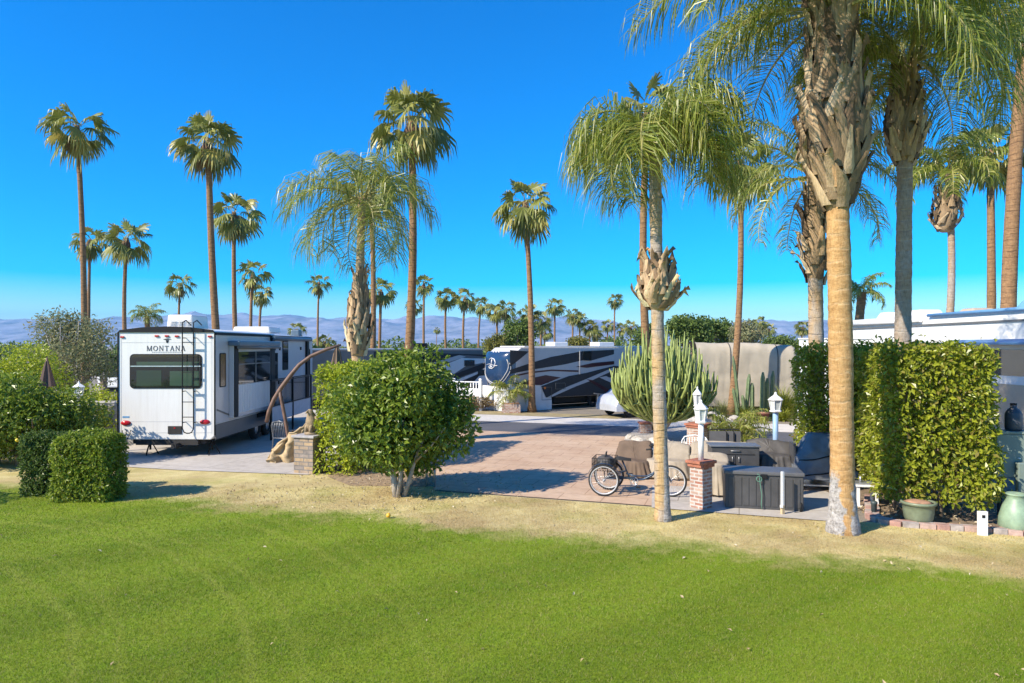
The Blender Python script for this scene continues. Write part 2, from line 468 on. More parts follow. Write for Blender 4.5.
_nt.links.new(_c, _b.inputs['Base Color']); _b.inputs['Roughness'].default_value = 0.85

def near_edge(x): return 25.35 - 0.333 * x
# the street and its gutters run parallel to the frontage
sheet('street', [(-60, near_edge(-60)), (60, near_edge(60)), (60, near_edge(60) + 3.3), (-60, near_edge(-60) + 3.3)], 0.008, m_asph, 'narrow asphalt street crossing behind the lots')
sheet('street_gutter', [(-60, near_edge(-60) + 3.3), (60, near_edge(60) + 3.3), (60, near_edge(60) + 6.2), (-60, near_edge(-60) + 6.2)], 0.012, m_white_conc, 'pale concrete apron along the far side of the street')
# driveway and patio
sheet('driveway', [(-1.75, fr(-1.75) + .1), (6.2, fr(6.2) + .1), (11.0, near_edge(11.0)), (-2.6, near_edge(-2.6))], 0.016, m_drive, 'pinkish stamped concrete driveway between the lots')
sheet('patio', [(2.75, 13.45), (6.15, 12.28), (7.1, 14.9), (3.2, 15.6)], 0.021, m_conc, 'grey concrete patio strip under the storage box')
sheet('trailer_pad', [(-12.2, 18.6), (-8.6, 17.55), (-5.05, 16.9), (-3.4, 22.0), (-2.4, 33), (-12.2, 33)], 0.018, m_conc, 'concrete pad under the fifth wheel')
sheet('verge', [(-4, near_edge(-4) + 6.0), (4.6, near_edge(4.6) + 6.0), (5.4, near_edge(5.4) + 7.6), (-3.4, near_edge(-3.4) + 7.6)], 0.016, M('brown_verge', (0.30, 0.24, 0.12), 0.95, var=0.3, scale=3), 'thin dry grass verge across the street')
# gravel island with cactus bed
isl = [gp(624, 440), gp(640, 449), gp(706, 450), gp(735, 445), gp(738, 433), gp(690, 427), gp(640, 425)]
sheet('gravel_bed', isl, 0.024, M('river_gravel', (0.42, 0.38, 0.33), 0.95, var=0.45, scale=16, bmp=0.8), 'gravel planting bed beside the street')
sheet('grass_strip', [gp(640, 449.3), gp(690, 456), gp(740, 452), gp(706, 450.2)], 0.028, M('strip_grass', (0.30, 0.30, 0.06), 0.9, var=0.35, scale=8, bmp=0.6), 'small strip of yellow grass beside the gravel bed')
# hedge bed with bare soil on the right and leaf litter on the left
sheet('planting_bed', [(6.75, 12.75), (8.9, 11.55), (14, 10.2), (15, 16), (7.5, 18), (6.9, 15.5)], 0.03, M('bed_soil', (0.20, 0.145, 0.095), 0.95, var=0.5, scale=7, bmp=0.8), 'brown soil bed under the tall hedge')
sheet('leaf_litter_bed', [gp(328, 477), gp(350, 486), gp(425, 487), gp(455, 470), gp(420, 455), gp(330, 468)], 0.009, M('litter_soil', (0.30, 0.21, 0.12), 0.95, var=0.45, scale=9, bmp=0.8), 'brown leaf litter under the citrus tree')

# ------------------------------------------------------------------ mountains
def mountains():
    nx, ny = 420, 46
    xs = np.linspace(-11000, 11000, nx); ys = np.linspace(6200, 11500, ny)
    V = np.zeros((ny, nx, 3))
    for j, y in enumerate(ys):
        t = j / (ny - 1)
        prof = math.sin(min(t / 0.55, 1) * math.pi / 2) if t < 0.55 else 1 - 0.25 * (t - 0.55)
        for i, x in enumerate(xs):
            px = CX + x / 9000 * F                    # broad shape of the range by bearing
            base = 235 + 75 * math.exp(-((px - 235) / 85) ** 2) + 40 * math.exp(-((px - 500) / 120) ** 2) - 90 * math.exp(-((px - 655) / 50) ** 2) - 40 * math.exp(-((px - 890) / 60) ** 2)
            q = Vector((x / 1500, y / 1500, 0.3))
            rg = 1 - abs(noise.noise(q * 1.3)) * 2; r2 = 1 - abs(noise.noise(q * 3.1 + Vector((5, 1, 0)))) * 2
            h = base * (0.78 + 0.28 * rg + 0.12 * r2 + 0.08 * noise.noise(q * 9)) * prof
            V[j, i] = (x, y, max(h * 1.32, -2) - 3 * (1 - t))
    idx = np.arange(nx * ny).reshape(ny, nx)
    Fc = np.stack([idx[:-1, :-1], idx[:-1, 1:], idx[1:, 1:], idx[1:, :-1]], -1).reshape(-1, 4)
    m = M('mountain_rock', (0.27, 0.25, 0.275), 0.95, var=0.6, scale=0.004)
    tag(link('mountains', np_mesh('mountains', V.reshape(-1, 3), Fc, m, smooth=False)), 'low hazy blue desert mountain range on the horizon', kind='structure')
mountains()

# far air
hz = MB(); hz.b2((-13500, -150, -1.0), (13500, 12500, 600))
hm = bpy.data.materials.new('haze_air'); hm.use_nodes = True; hn = hm.node_tree
hn.nodes.remove(hn.nodes['Principled BSDF'])
pv = hn.nodes.new('ShaderNodeVolumePrincipled'); pv.inputs['Color'].default_value = (*HAZE_COL, 1); pv.inputs['Density'].default_value = HAZE_D; pv.inputs['Anisotropy'].default_value = 0.0
hn.links.new(pv.outputs[0], hn.nodes['Material Output'].inputs['Volume'])
if HAZE: tag(hz.build('haze', hm), 'thin blue haze over the desert', kind='stuff')

# ------------------------------------------------------------------ grass blades (nobody could count them)
def grass():
    out = []
    for (y0, y1, n, hh, ww) in ((5.4, 8.0, 290000, 0.024, 0.0055), (8.0, 11.0, 230000, 0.026, 0.007), (11.0, 15.5, 175000, 0.028, 0.010)):
        Y = rng.uniform(y0, y1, n); X = rng.uniform(-1, 1, n) * (Y * 1.0 + 1.5)
        keep = Y + 0.333 * X < 14.42 + np.where(X < -2.3, 1.35, 0)
        keep &= ~((X > 6.6) & (Y + 0.4 * X > 15.15))
        X, Y = X[keep], Y[keep]; n = len(X)
        h = hh * rng.uniform(0.5, 1.3, n); a = rng.uniform(0, 6.283, n); wv = ww * rng.uniform(0.7, 1.3, n)
        dry = (Y + 0.34 * X - 11.75) > rng.normal(0.3, 0.6, n)
        h = np.where(dry, h * 0.75, h)
        lx = rng.normal(0, 0.5, n) * h; ly = rng.normal(0, 0.5, n) * h
        c, s = np.cos(a) * wv / 2, np.sin(a) * wv / 2
        z0 = np.full(n, 0.004)
        A = np.stack([X - c, Y - s, z0], 1); B = np.stack([X + c, Y + s, z0], 1); T = np.stack([X + lx, Y + ly, h + 0.004], 1)
        out.append(np.stack([A, B, T], 1).reshape(-1, 3))
    V = np.concatenate(out); Fc = np.arange(len(V)).reshape(-1, 3)
    tag(link('grass', np_mesh('grass', V, Fc, m_blade)), 'short mown grass blades of the lawn', kind='stuff')
grass()

# ------------------------------------------------------------------ palms
def trunk_mat(name, lit, dark, ring, rings=9.0, foot=0.0, grey=0.0, strip=None, line_amt=1.0):
    """ringed trunk; foot: height up to which grey bark is left; strip: (axis x, axis y, from) grey bark left on along one side"""
    m, nt, b = new_mat(name)
    v = coords(nt)
    s = nt.nodes.new('ShaderNodeSeparateXYZ'); nt.links.new(v, s.inputs[0]); x, z = s.outputs[0], s.outputs[2]
    n = noise_n(nt, mapping(nt, v, scale=(2, 2, 0.8)), 1.2, 3, 0.5)
    n2 = noise_n(nt, mapping(nt, v, scale=(4, 4, 9)), 1.5, 6, 0.7)
    n3 = noise_n(nt, mapping(nt, v, scale=(9, 9, 1.5)), 1.6, 5, 0.7)
    c = ramp(nt, n2, [(0.32, dark), (0.62, lit)])
    c = mixc(nt, ramp(nt, n3, [(0.52, 0.0), (0.72, 0.55)]), c, mixc(nt, 0.5, dark, ring))
    zz = math_(nt, 'ADD', math_(nt, 'MULTIPLY', z, rings), math_(nt, 'MULTIPLY', n, 1.1))
    fr_ = math_(nt, 'FRACT', zz)
    line = ramp(nt, fr_, [(0.0, 0.9), (0.07, 0.6), (0.16, 0.0), (0.90, 0.0), (1.0, 0.8)])
    line = math_(nt, 'MULTIPLY', line, ramp(nt, noise_n(nt, mapping(nt, v, scale=(3, 3, 6)), 1.5, 3), [(0.38, 0.0), (0.6, line_amt)]))
    c = mixc(nt, line, c, ring)
    bark = ramp(nt, noise_n(nt, v, 13, 6, 0.75), [(0.32, (0.16, 0.145, 0.135)), (0.6, (0.50, 0.47, 0.44))])
    if grey:
        c = mixc(nt, math_(nt, 'MULTIPLY', ramp(nt, n, [(0.46, 0.0), (0.60, 1.0)]), grey), c, mixc(nt, 0.5, bark, (0.33, 0.30, 0.27)))
    wob = math_(nt, 'MULTIPLY', math_(nt, 'SUBTRACT', noise_n(nt, mapping(nt, v, scale=(3, 3, 3)), 1.6, 4), 0.5), 0.5)
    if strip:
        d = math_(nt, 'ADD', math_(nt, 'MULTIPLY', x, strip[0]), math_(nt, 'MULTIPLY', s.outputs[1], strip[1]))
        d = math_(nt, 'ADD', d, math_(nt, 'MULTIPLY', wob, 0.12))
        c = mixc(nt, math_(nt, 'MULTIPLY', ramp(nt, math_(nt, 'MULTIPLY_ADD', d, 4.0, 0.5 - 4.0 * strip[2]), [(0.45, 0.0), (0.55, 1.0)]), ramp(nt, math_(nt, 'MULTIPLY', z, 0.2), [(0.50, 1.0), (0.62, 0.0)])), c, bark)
    if foot:                                 # bark still on at the foot, torn away in a tapering tongue on the face
        tongue = math_(nt, 'SUBTRACT', math_(nt, 'ADD', math_(nt, 'ABSOLUTE', math_(nt, 'ADD', x, 0.02)), wob), math_(nt, 'MULTIPLY', z, 0.13 / foot * 0.9))
        low = math_(nt, 'MULTIPLY', ramp(nt, math_(nt, 'MULTIPLY_ADD', tongue, 4.0, 0.5 - 0.03 * 4), [(0.45, 0.0), (0.58, 1.0)]), ramp(nt, math_(nt, 'MULTIPLY', math_(nt, 'ADD', z, math_(nt, 'MULTIPLY', wob, 1.2)), 0.5 / foot), [(0.45, 1.0), (0.52, 0.0)]))
        c = mixc(nt, low, c, bark)
    nt.links.new(c, b.inputs['Base Color']); b.inputs['Roughness'].default_value = 0.85; b.inputs['Specular IOR Level'].default_value = 0.2
    fib = noise_n(nt, mapping(nt, v, scale=(38, 38, 5)), 1.4, 5, 0.75)
    c = mixc(nt, ramp(nt, fib, [(0.36, 0.5), (0.52, 0.0)]), c, mixc(nt, 1.0, c, (0.45, 0.40, 0.36), 'MULTIPLY')); nt.links.new(c, b.inputs['Base Color'])
    hgt = math_(nt, 'ADD', math_(nt, 'MULTIPLY', line, -0.6), math_(nt, 'ADD', n2, math_(nt, 'MULTIPLY', fib, 0.5)))
    bump(nt, hgt, b, 0.8, 0.03)
    return m

MT_fan = trunk_mat('fan_palm_trunk', (0.35, 0.205, 0.10), (0.19, 0.11, 0.058), (0.12, 0.07, 0.04), 5.0)
MT_tan = trunk_mat('peeled_palm_trunk', (0.56, 0.345, 0.15), (0.36, 0.20, 0.075), (0.62, 0.46, 0.27), 4.2, foot=1.05, line_amt=.6)
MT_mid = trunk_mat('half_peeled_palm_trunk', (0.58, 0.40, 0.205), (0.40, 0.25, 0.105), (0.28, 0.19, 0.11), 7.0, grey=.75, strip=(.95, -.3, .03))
MT_near = trunk_mat('ringed_palm_trunk', (0.54, 0.38, 0.215), (0.38, 0.25, 0.135), (0.27, 0.18, 0.10), 5.0, grey=0.7)
MT_grey = trunk_mat('grey_palm_trunk', (0.40, 0.29, 0.20), (0.27, 0.19, 0.125), (0.46, 0.38, 0.29), 5.0, grey=0.6)
ML_fan = leafmat('fan_frond', (0.062, 0.09, 0.022), (0.25, 0.262, 0.05), 0.30, 0.42, 0.45, (0.45, 0.38, 0.11))
ML_dead = leafmat('dead_frond', (0.22, 0.15, 0.07), (0.36, 0.27, 0.14), 0.2, 0.8, 0.2)
ML_feather = leafmat('feather_frond', (0.10, 0.15, 0.022), (0.32, 0.36, 0.052), 0.42, 0.35, 0.5, (0.46, 0.41, 0.12))
M_rachis = M('frond_rachis', (0.30, 0.27, 0.09), 0.5)
M_knob = M('leaf_base_knob', (0.15, 0.085, 0.05), 0.95, var=.5, scale=9, bmp=1.0)
def boot_mat(name, k):
    m, nt, b = new_mat(name)
    v = coords(nt); ge = nt.nodes.new('ShaderNodeNewGeometry')
    kk = lambda r, g_, b_: (min(r * k, .75), min(g_ * k * .97, .7), min(b_ * k * .9, .6))
    c = ramp(nt, ge.outputs['Random Per Island'], [(0.0, kk(0.10, 0.07, 0.045)), (0.35, kk(0.25, 0.175, 0.11)), (0.7, kk(0.43, 0.315, 0.20)), (0.86, kk(0.58, 0.46, 0.31)), (1.0, kk(0.56, 0.30, 0.11))])
    st = noise_n(nt, mapping(nt, v, scale=(16, 16, 2.0)), 1.6, 5, 0.7)
    c = mixc(nt, ramp(nt, st, [(0.3, 0.5), (0.55, 0.0)]), c, (0.09, 0.06, 0.04))
    nt.links.new(c, b.inputs['Base Color']); b.inputs['Roughness'].default_value = 0.9; b.inputs['Specular IOR Level'].default_value = 0.15
    bump(nt, st, b, 0.8, 0.03)
    return m
M_boot = boot_mat('old_leaf_bases', 1.0); M_boott = boot_mat('tan_leaf_bases', 1.45)

def fan_crown(seed, segs=22, fronds=36, dead=7, small=False):
    """crown of a fan palm about 1.9 m in radius, origin at the top of the trunk"""
    rr = random.Random(seed); V = []; Fc = []; mi = []
    def quad(a, b, c, d, m): k = len(V); V.extend((a, b, c, d)); Fc.append((k, k + 1, k + 2, k + 3)); mi.append(m)
    tilt = (rr.uniform(-.25, .25), rr.uniform(-.25, .25))
    for i in range(fronds + dead):
        isd = i >= fronds
        a = i * 2.39996 + rr.uniform(-.35, .35)
        if isd: el = R(rr.uniform(-82, -58))
        else:
            t = i / fronds
            el = R(82 - 140 * t ** 0.8 + rr.uniform(-14, 14))
        el += tilt[0] * math.cos(a) + tilt[1] * math.sin(a)
        Lp = rr.uniform(0.85, 1.2) * (0.7 if isd else 1.0) * (0.78 + 0.22 * math.cos(el))
        h = Vector((math.cos(a), math.sin(a), 0))
        d0 = h * math.cos(el) + Vector((0, 0, math.sin(el)))
        e2 = el - R(22); d1 = h * math.cos(e2) + Vector((0, 0, math.sin(e2)))
        o = Vector((0, 0, rr.uniform(-.25, .05))) + h * 0.08
        p1 = o + d0 * Lp * 0.5; hub = p1 + d1 * Lp * 0.5
        s = Vector((-math.sin(a), math.cos(a), 0)); roll = rr.uniform(-.9, .9)
        nrm = s.cross(d1) * -1
        s2 = (s * math.cos(roll) + nrm * math.sin(roll)).normalized()
        m = 1 if isd else 0
        wv = 0.016
        for q0, q1 in ((o, p1), (p1, hub)): quad(q0 - s2 * wv, q1 - s2 * wv, q1 + s2 * wv, q0 + s2 * wv, 2 if not isd else 1)
        L0 = rr.uniform(0.85, 1.12) * (0.8 if isd else 1)
        span = R(112 if not isd else 60)
        k0 = len(V); V.append(hub)
        g = rr.uniform(0.7, 1.4) * (0.3 + 0.7 * math.cos(max(el, 0)))
        mids = []
        for j in range(segs + 1):
            ph = -span + 2 * span * j / segs
            d = d1 * math.cos(ph) + s2 * math.sin(ph)
            Lj = L0 * (0.78 + 0.22 * math.cos(ph))
            pl = nrm * (0.028 if j % 2 else -0.028) * L0
            p = hub + d * Lj * 0.52 + pl + Vector((0, 0, -0.10 * L0 * g))
            mids.append(len(V)); V.append(p)
        for j in range(segs):
            Fc.append((k0, mids[j], mids[j + 1], mids[j + 1])); mi.append(m)
            ph = -span + 2 * span * (j + 0.5) / segs + rr.uniform(-.05, .05)
            d = d1 * math.cos(ph) + s2 * math.sin(ph)
            Lj = L0 * (0.78 + 0.22 * math.cos(ph)) * rr.uniform(0.88, 1.08)
            e = hub + d * Lj * 0.84 + Vector((0, 0, -0.32 * L0 * g))
            tip = hub + d * Lj * 0.92 + Vector((0, 0, -0.66 * L0 * g * rr.uniform(0.7, 1.2)))
            sw = (V[mids[j + 1]] - V[mids[j]]) * 0.33
            ea = len(V); V.append(e - sw); V.append(e + sw); V.append(tip)
            Fc.append((mids[j], ea, ea + 1, mids[j + 1])); mi.append(m)
            Fc.append((ea, ea + 2, ea + 1, ea + 1)); mi.append(m)
    kb = MB(); kb.lathe([(.13, -.95), (.27, -.8), (.30, -.55), (.24, -.3), (.1, -.15)], (0, 0, 0), 9)
    k0 = len(V); V.extend([Vector(p) * 1.0 + Vector((rr.uniform(-.04, .04), rr.uniform(-.04, .04), rr.uniform(-.04, .04))) for p in kb.v])
    for f in kb.f:
        if len(f) == 4: Fc.append(tuple(i + k0 for i in f)); mi.append(3)
    me = bpy.data.meshes.new('fan_crown')
    me.from_pydata([tuple(v) for v in V], [], [f if f[2] != f[3] else f[:3] for f in Fc])
    for q in (ML_fan, ML_dead, M_rachis, M_knob): me.materials.append(q)
    me.polygons.foreach_set('material_index', mi); me.update()
    return me

def feather_crown(seed, fronds=17, length=2.9, nl=58, leaf=0.62, wid=0.034, emax=80, emin=-5, droop=125, skip=None, spread=1.0):
    """crown of arching feather fronds with hanging leaflets"""
    rr = random.Random(seed); mb = MB(); V = []; Fc = []; mi = []
    for i in range(fronds):
        a = i * 2.39996 + rr.uniform(-.3, .3)
        if skip and skip(a): continue
        t = i / max(fronds - 1, 1)
        el = R(emax + (emin - emax) * t + rr.uniform(-8, 8)); L = length * rr.uniform(0.85, 1.12)
        dr = R(droop * rr.uniform(0.75, 1.15)) * (0.75 + 0.25 * math.cos(el))
        twist = rr.uniform(-.35, .35)
        N = 14; pts = []; p = Vector((math.cos(a) * .09, math.sin(a) * .09, rr.uniform(-.2, .1)))
        dirs = []
        for k in range(N + 1):
            q = k / N
            e = el - dr * q ** (1.35 if droop < 150 else 1.1); aa = a + twist * q
            d = Vector((math.cos(aa) * math.cos(e), math.sin(aa) * math.cos(e), math.sin(e)))
            pts.append(p.copy()); dirs.append(d); p = p + d * (L / N)
        mb.tube(pts, [0.032 * (1 - 0.85 * k / N) + 0.004 for k in range(N + 1)], 5, 1, False)
        for k in range(nl):
            q = 0.16 + 0.84 * (k + rr.random() * .6) / nl
            f = q * N; j = min(int(f), N - 1); u = f - j
            p0 = pts[j].lerp(pts[j + 1], u); d = dirs[j].lerp(dirs[j + 1], u).normalized()
            sd_ = d.cross(Vector((0, 0, 1)))
            sd_ = sd_.normalized() if sd_.length > 0.05 else Vector((-math.sin(a), math.cos(a), 0))
            up = sd_.cross(d)
            ll = leaf * (0.45 + 0.75 * math.sin(math.pi * min(q * 0.82 + 0.1, 1))) * rr.uniform(0.8, 1.15)
            for sg in (-1, 1):
                o1 = (sd_ * sg * rr.uniform(.55, .9) + d * rr.uniform(.25, .6) + up * rr.uniform(-.1, .55)).normalized()
                p1 = p0 + o1 * ll * 0.34
                o2 = (o1 * 0.75 + Vector((0, 0, -0.75 * rr.uniform(.7, 1.3)))).normalized(); p2 = p1 + o2 * ll * 0.36
                o3 = (o2 * 0.45 + Vector((rr.uniform(-.12, .12), rr.uniform(-.12, .12), -1))).normalized(); p3 = p2 + o3 * ll * 0.36
                wd = (d * 0.8 + up * rr.uniform(-.6, .6) + Vector((rr.uniform(-.4, .4), rr.uniform(-.4, .4), 0))).normalized() * wid * 0.5
                k0 = len(V)
                V.extend((p0 - wd * .5, p0 + wd * .5, p1 - wd, p1 + wd, p2 - wd * .85, p2 + wd * .85, p3))
                Fc.extend(((k0, k0 + 1, k0 + 3, k0 + 2), (k0 + 2, k0 + 3, k0 + 5, k0 + 4), (k0 + 4, k0 + 5, k0 + 6)))
    mb.add(V, Fc, 0)
    me = bpy.data.meshes.new('feather_crown'); me.from_pydata([tuple(v) for v in mb.v], [], mb.f)
    for q in (ML_feather, M_rachis): me.materials.append(q)
    me.polygons.foreach_set('material_index', mb.m); me.update()
    return me

def trunk_part(base_r, top_r, top, parent, mat, flare=0.0, step=0.5, seg=12, bow=0.0, seed=0, name='trunk', z0=-0.05):
    """tapered trunk from the thing's origin to the local point top"""
    top = Vector(top); n = max(4, int(top.z / step)); pts = []; rads = []
    for i in range(n + 1):
        t = i / n; z = top.z * t
        off = math.sin(t * math.pi) * bow
        pts.append((top.x * t + off, top.y * t, z + (z0 if i == 0 else 0)))
        r = base_r + (top_r - base_r) * min(1, t * 1.2) + flare * math.exp(-z / 0.28)
        rads.append(r * (1 + 0.05 * noise.noise(Vector((seed, z * 1.3, 0))) + (0.025 * ((i * 7 + int(5 * noise.noise(Vector((seed, z, 3))))) % 4 - 1.5) / 1.5 if step < .1 else 0)))
    mb = MB(); mb.tube(pts, rads, seg, 0, True)
    return mb.build(name, mat, parent)

def boot_part(parent, p0, p1, rbot, rmid, rtop, n=46, seed=0, slen=0.75, sw=0.2, mat=None, flare=0.35, name='leaf_base_sheath'):
    """sheath of old split leaf bases round the trunk between p0 and p1"""
    rr = random.Random(seed); p0 = Vector(p0); p1 = Vector(p1); hgt = (p1 - p0).length; mb = MB()
    def rad(t): return (rbot + (rmid - rbot) * math.sin(min(t / 0.42, 1) * math.pi / 2)) if t < 0.42 else rmid + (rtop - rmid) * ((t - 0.42) / 0.58)
    mb.tube([p0.lerp(p1, t) for t in (0, .1, .3, .5, .7, .9, 1)], [rad(t) * 0.8 for t in (0, .1, .3, .5, .7, .9, 1)], 12, 0)
    for i in range(n):
        t0 = (i / n) * 0.93; a = i * 2.39996 + rr.uniform(-.25, .25); L = slen * rr.uniform(0.7, 1.25); W = sw * rr.uniform(0.75, 1.2)
        rows = 6; vs = []; tip = rr.uniform(0.4, 1.25) * flare
        tw = rr.uniform(-.75, .75)
        for k in range(rows + 1):
            q = k / rows; t = t0 + q * L / hgt
            rd = rad(min(t, 1)) * (0.93 + 0.1 * q) + 0.03 + tip * q ** 3.0 * 0.55
            wd = W * (1.2 - 1.02 * q ** 1.3); aa = a + tw * q
            c = p0.lerp(p1, min(t, 1.25)); c = p0 + (p1 - p0) * t
            for sgn, bulge in ((-1, -0.03), (0, 0.025), (1, -0.03)):
                an = aa + sgn * wd / max(rad(min(t, 1)), 0.12) * 0.5
                jz = Vector((0, 0, (rr.uniform(-.10, .10) if k == rows else 0) - (.10 * L if sgn == 0 and k == rows else 0)))
                vs.append(c + jz + Vector((math.cos(an), math.sin(an), 0)) * (rd + bulge + rr.uniform(-.018, .018)))
        fs = []
        for k in range(rows):
            for j in range(2): fs.append((k * 3 + j, k * 3 + j + 1, k * 3 + j + 4, k * 3 + j + 3))
        mb.add(vs, fs, 0, True)
    return mb.build(name, mat or M_boot, parent)

FAN = [fan_crown(s, 18, nf, nd_) for s, nf, nd_ in ((1, 24, 4), (2, 27, 7), (3, 22, 5), (4, 30, 3), (5, 20, 9), (6, 25, 6))]
FANF = [fan_crown(s, 11, nf, nd_) for s, nf, nd_ in ((11, 19, 4), (12, 22, 7), (13, 17, 3), (14, 24, 5), (15, 20, 8))]
GRP_FAN = 'fan palms standing among the trailers'
GRP_FAR = 'far fan palms along the skyline'

def fan_palm(ptop, pbase_x, rpx, label, group=None, Y=None, k=0, tr=0.2, mat=None, bow=0.0, far=False, base_px=None):
    if tr == 0.2: tr = rnd.uniform(.155, .19)
    if bow == 0.0: bow = rnd.uniform(-.28, .28)
    """fan palm from the pixel of its crown's centre, the column of its foot and its crown radius in px"""
    if Y is None: Y = 1.85 * F / rpx
    top = pp(ptop[0], ptop[1], Y); sc = rpx * Y / F / 1.85
    b = Vector(((pbase_x - CX) / F * Y, Y, 0))
    t = thing('fan_palm', label, 'palm tree', b, 0, group)
    loc = Vector((top.x - b.x, 0, top.z + 0.15 * sc))
    if far: trunk_part(tr, tr * .8, loc, t, mat or MT_fan, 0.06, 1.6, 7, bow, k)
    else: trunk_part(tr, tr * .72, loc, t, mat or MT_fan, 0.1, 0.4, 12, bow, k)
    c = link('crown', (FANF[k % 5] if far else FAN[k % 6]), t)
    c.location = loc; c.scale = (sc, sc, sc); c.rotation_euler = (rnd.uniform(-.12, .12), rnd.uniform(-.12, .12), rnd.uniform(0, 6.28))
    return t

G1 = GRP_FAN
fan_palm((77, 128), 84, 33, 'tallest slim fan palm at the left, rising in front of the grey-green tree', G1, 36, 0, bow=.15)
fan_palm((90, 241), 89, 19, 'slim fan palm behind the tallest left palm, crown half its height', G1, None, 1, far=True)
fan_palm((127, 240), 128, 26, 'medium fan palm with a full crown, just left of the white trailer roof', G1, 50, 2)
fan_palm((180, 284), 180, 15, 'small far fan palm straight above the white trailer rear', G1, None, 0, far=True)
fan_palm((208, 142), 221, 34, 'tall leaning fan palm above the white trailer air conditioner', G1, 37, 3, bow=-.1, tr=.22)
fan_palm((234, 214), 238, 27, 'fan palm half hidden behind the tall leaning palm over the white trailer', G1, 47, 1)
fan_palm((253, 273), 252, 18, 'short fan palm behind the middle of the white trailer roof', G1, None, 2, far=True)
fan_palm((262, 293), 261, 13, 'short fan palm with a dark brown skirt behind the trailer roof', G1, 82, 1, far=True)
fan_palm((319, 283), 318, 13, 'thin far fan palm standing alone right of the white trailer', G1, None, 2, far=True)
fan_palm((371, 193), 372, 30, 'fan palm just behind the feathery palm above the citrus tree', G1, 40, 0)
fan_palm((411, 122), 403, 44, 'big tall fan palm with the largest fan crown, above the citrus tree', G1, 26.5, 3, tr=.19)
fan_palm((525, 205), 532, 33, 'lone fan palm rooted beside the dark motor trailer across the street', G1, 33, 1, bow=.1)
fan_palm((648, 112), 652, 40, 'fan palm hidden behind the drooping feathery palm in the middle', G1, 26, 2)
fan_palm((740, 163), 731, 38, 'slim fan palm beside the left end of the tan covered trailer', G1, 32, 0, tr=.17)
fan_palm((990, 152), 991, 37, 'fan palm with open upright crown behind the white motorhome on the right', G1, 34, 1, tr=.23)
FARL = [((381, 291), 379, 17, 'bushy far fan palm just left of the big tall fan palm trunk'), ((415, 305), 412, 10, 'smallest far palm right beside the big tall fan palm trunk'),
        ((424, 284), 424, 13, 'far fan palm directly over the black roof box of the far left dark trailer'), ((446, 297), 447, 13, 'far fan palm second right of the big tall palm trunk'),
        ((465, 298), 464, 13, 'far fan palm third right of the big tall palm trunk'), ((481, 305), 479, 11, 'far fan palm just left of the round olive bush'),
        ((496, 311), 496, 12, 'left one of the pair of far palms above the round olive bush'), ((506, 309), 506, 13, 'right one of the pair of far palms above the round olive bush'),
        ((529, 313), 527, 12, 'far fan palm half hidden behind the lone fan palm trunk'), ((541, 320), 540, 12, 'far fan palm just right of the lone fan palm trunk'),
        ((555, 306), 555, 11, 'far fan palm standing higher than its neighbours above the dark trailer roof'), ((573, 315), 572, 10, 'left one of twin far palms above the middle of the dark trailer'),
        ((579, 319), 578, 10, 'right one of twin far palms above the middle of the dark trailer'), ((590, 327), 590, 10, 'low far palm over the dark trailer, left of two touching crowns'),
        ((595, 332), 594, 9, 'low far palm over the dark trailer, right of two touching crowns'), ((608, 325), 607, 8, 'small far palm left of the thin high palm'),
        ((615, 300), 616, 9, 'thin high far palm above the silver covered car'), ((622, 328), 621, 8, 'small far palm behind the tall cactus, right of the thin high palm'),
        ((631, 327), 631, 9, 'small far palm behind the top of the tall cactus'), ((760, 323), 761, 9, 'far palm over the tan covered trailer, taller of two'),
        ((769, 329), 770, 8, 'far palm over the tan covered trailer, shorter of two'), ((803, 327), 803, 9, 'far palm just above the white shed roof'),
        ((297, 330), 298, 11, 'low fan palm showing above the white trailer front end'), ((325, 342), 323, 11, 'low fan palm behind the white park home'),
        ((437, 330), 437, 4, 'tiny distant palm between trunks above the far left dark trailer'), ((545, 332), 545, 9, 'low dense far palm behind the dark trailer roof')]
for i, (pt, bx, r, lab) in enumerate(FARL):
    fan_palm(pt, bx, r, lab, GRP_FAR, None, i, far=True, tr=0.19)

# ------ feather palms
GRP_Q = 'feathery queen palms on the lots'
def queen_palm(label, base, top, crown_me, mat, br, tr, flare=0.12, boot=None, bow=0.0, cs=1.0, crz=0.0, seg=18, cat='palm tree'):
    b = Vector(base); t = thing('queen_palm', label, cat, b, 0, GRP_Q)
    loc = Vector(top) - b
    trunk_part(br, tr, loc, t, mat, flare, 0.07, seg, bow, seed=b.x)
    if boot:
        t0, t1, rb, rm, rt, n, sl, sw, seed, fl = boot
        boot_part(t, loc * t0, loc * t1, rb, rm, rt, n, seed, sl, sw, mat=M_boott if seed in (3, 17) else M_boot, flare=fl)
    c = link('crown', crown_me, t); c.location = loc; c.scale = (cs,) * 3; c.rotation_euler = (0, 0, crz)
    return t

# middle one: base (662,519)
b = gp(663, 520.5); Yq = b.y; sc_ = Yq / F
top = pp(655, 152, Yq); 
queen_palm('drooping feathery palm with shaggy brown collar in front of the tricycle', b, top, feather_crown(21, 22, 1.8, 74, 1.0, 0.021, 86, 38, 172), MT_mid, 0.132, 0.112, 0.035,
           ((HZ - 311 + H / sc_) * sc_ / top.z, (HZ - 262 + H / sc_) * sc_ / top.z, 0.15, 0.34, 0.15, 44, 0.40, 0.16, 3, 0.34), bow=-0.02)
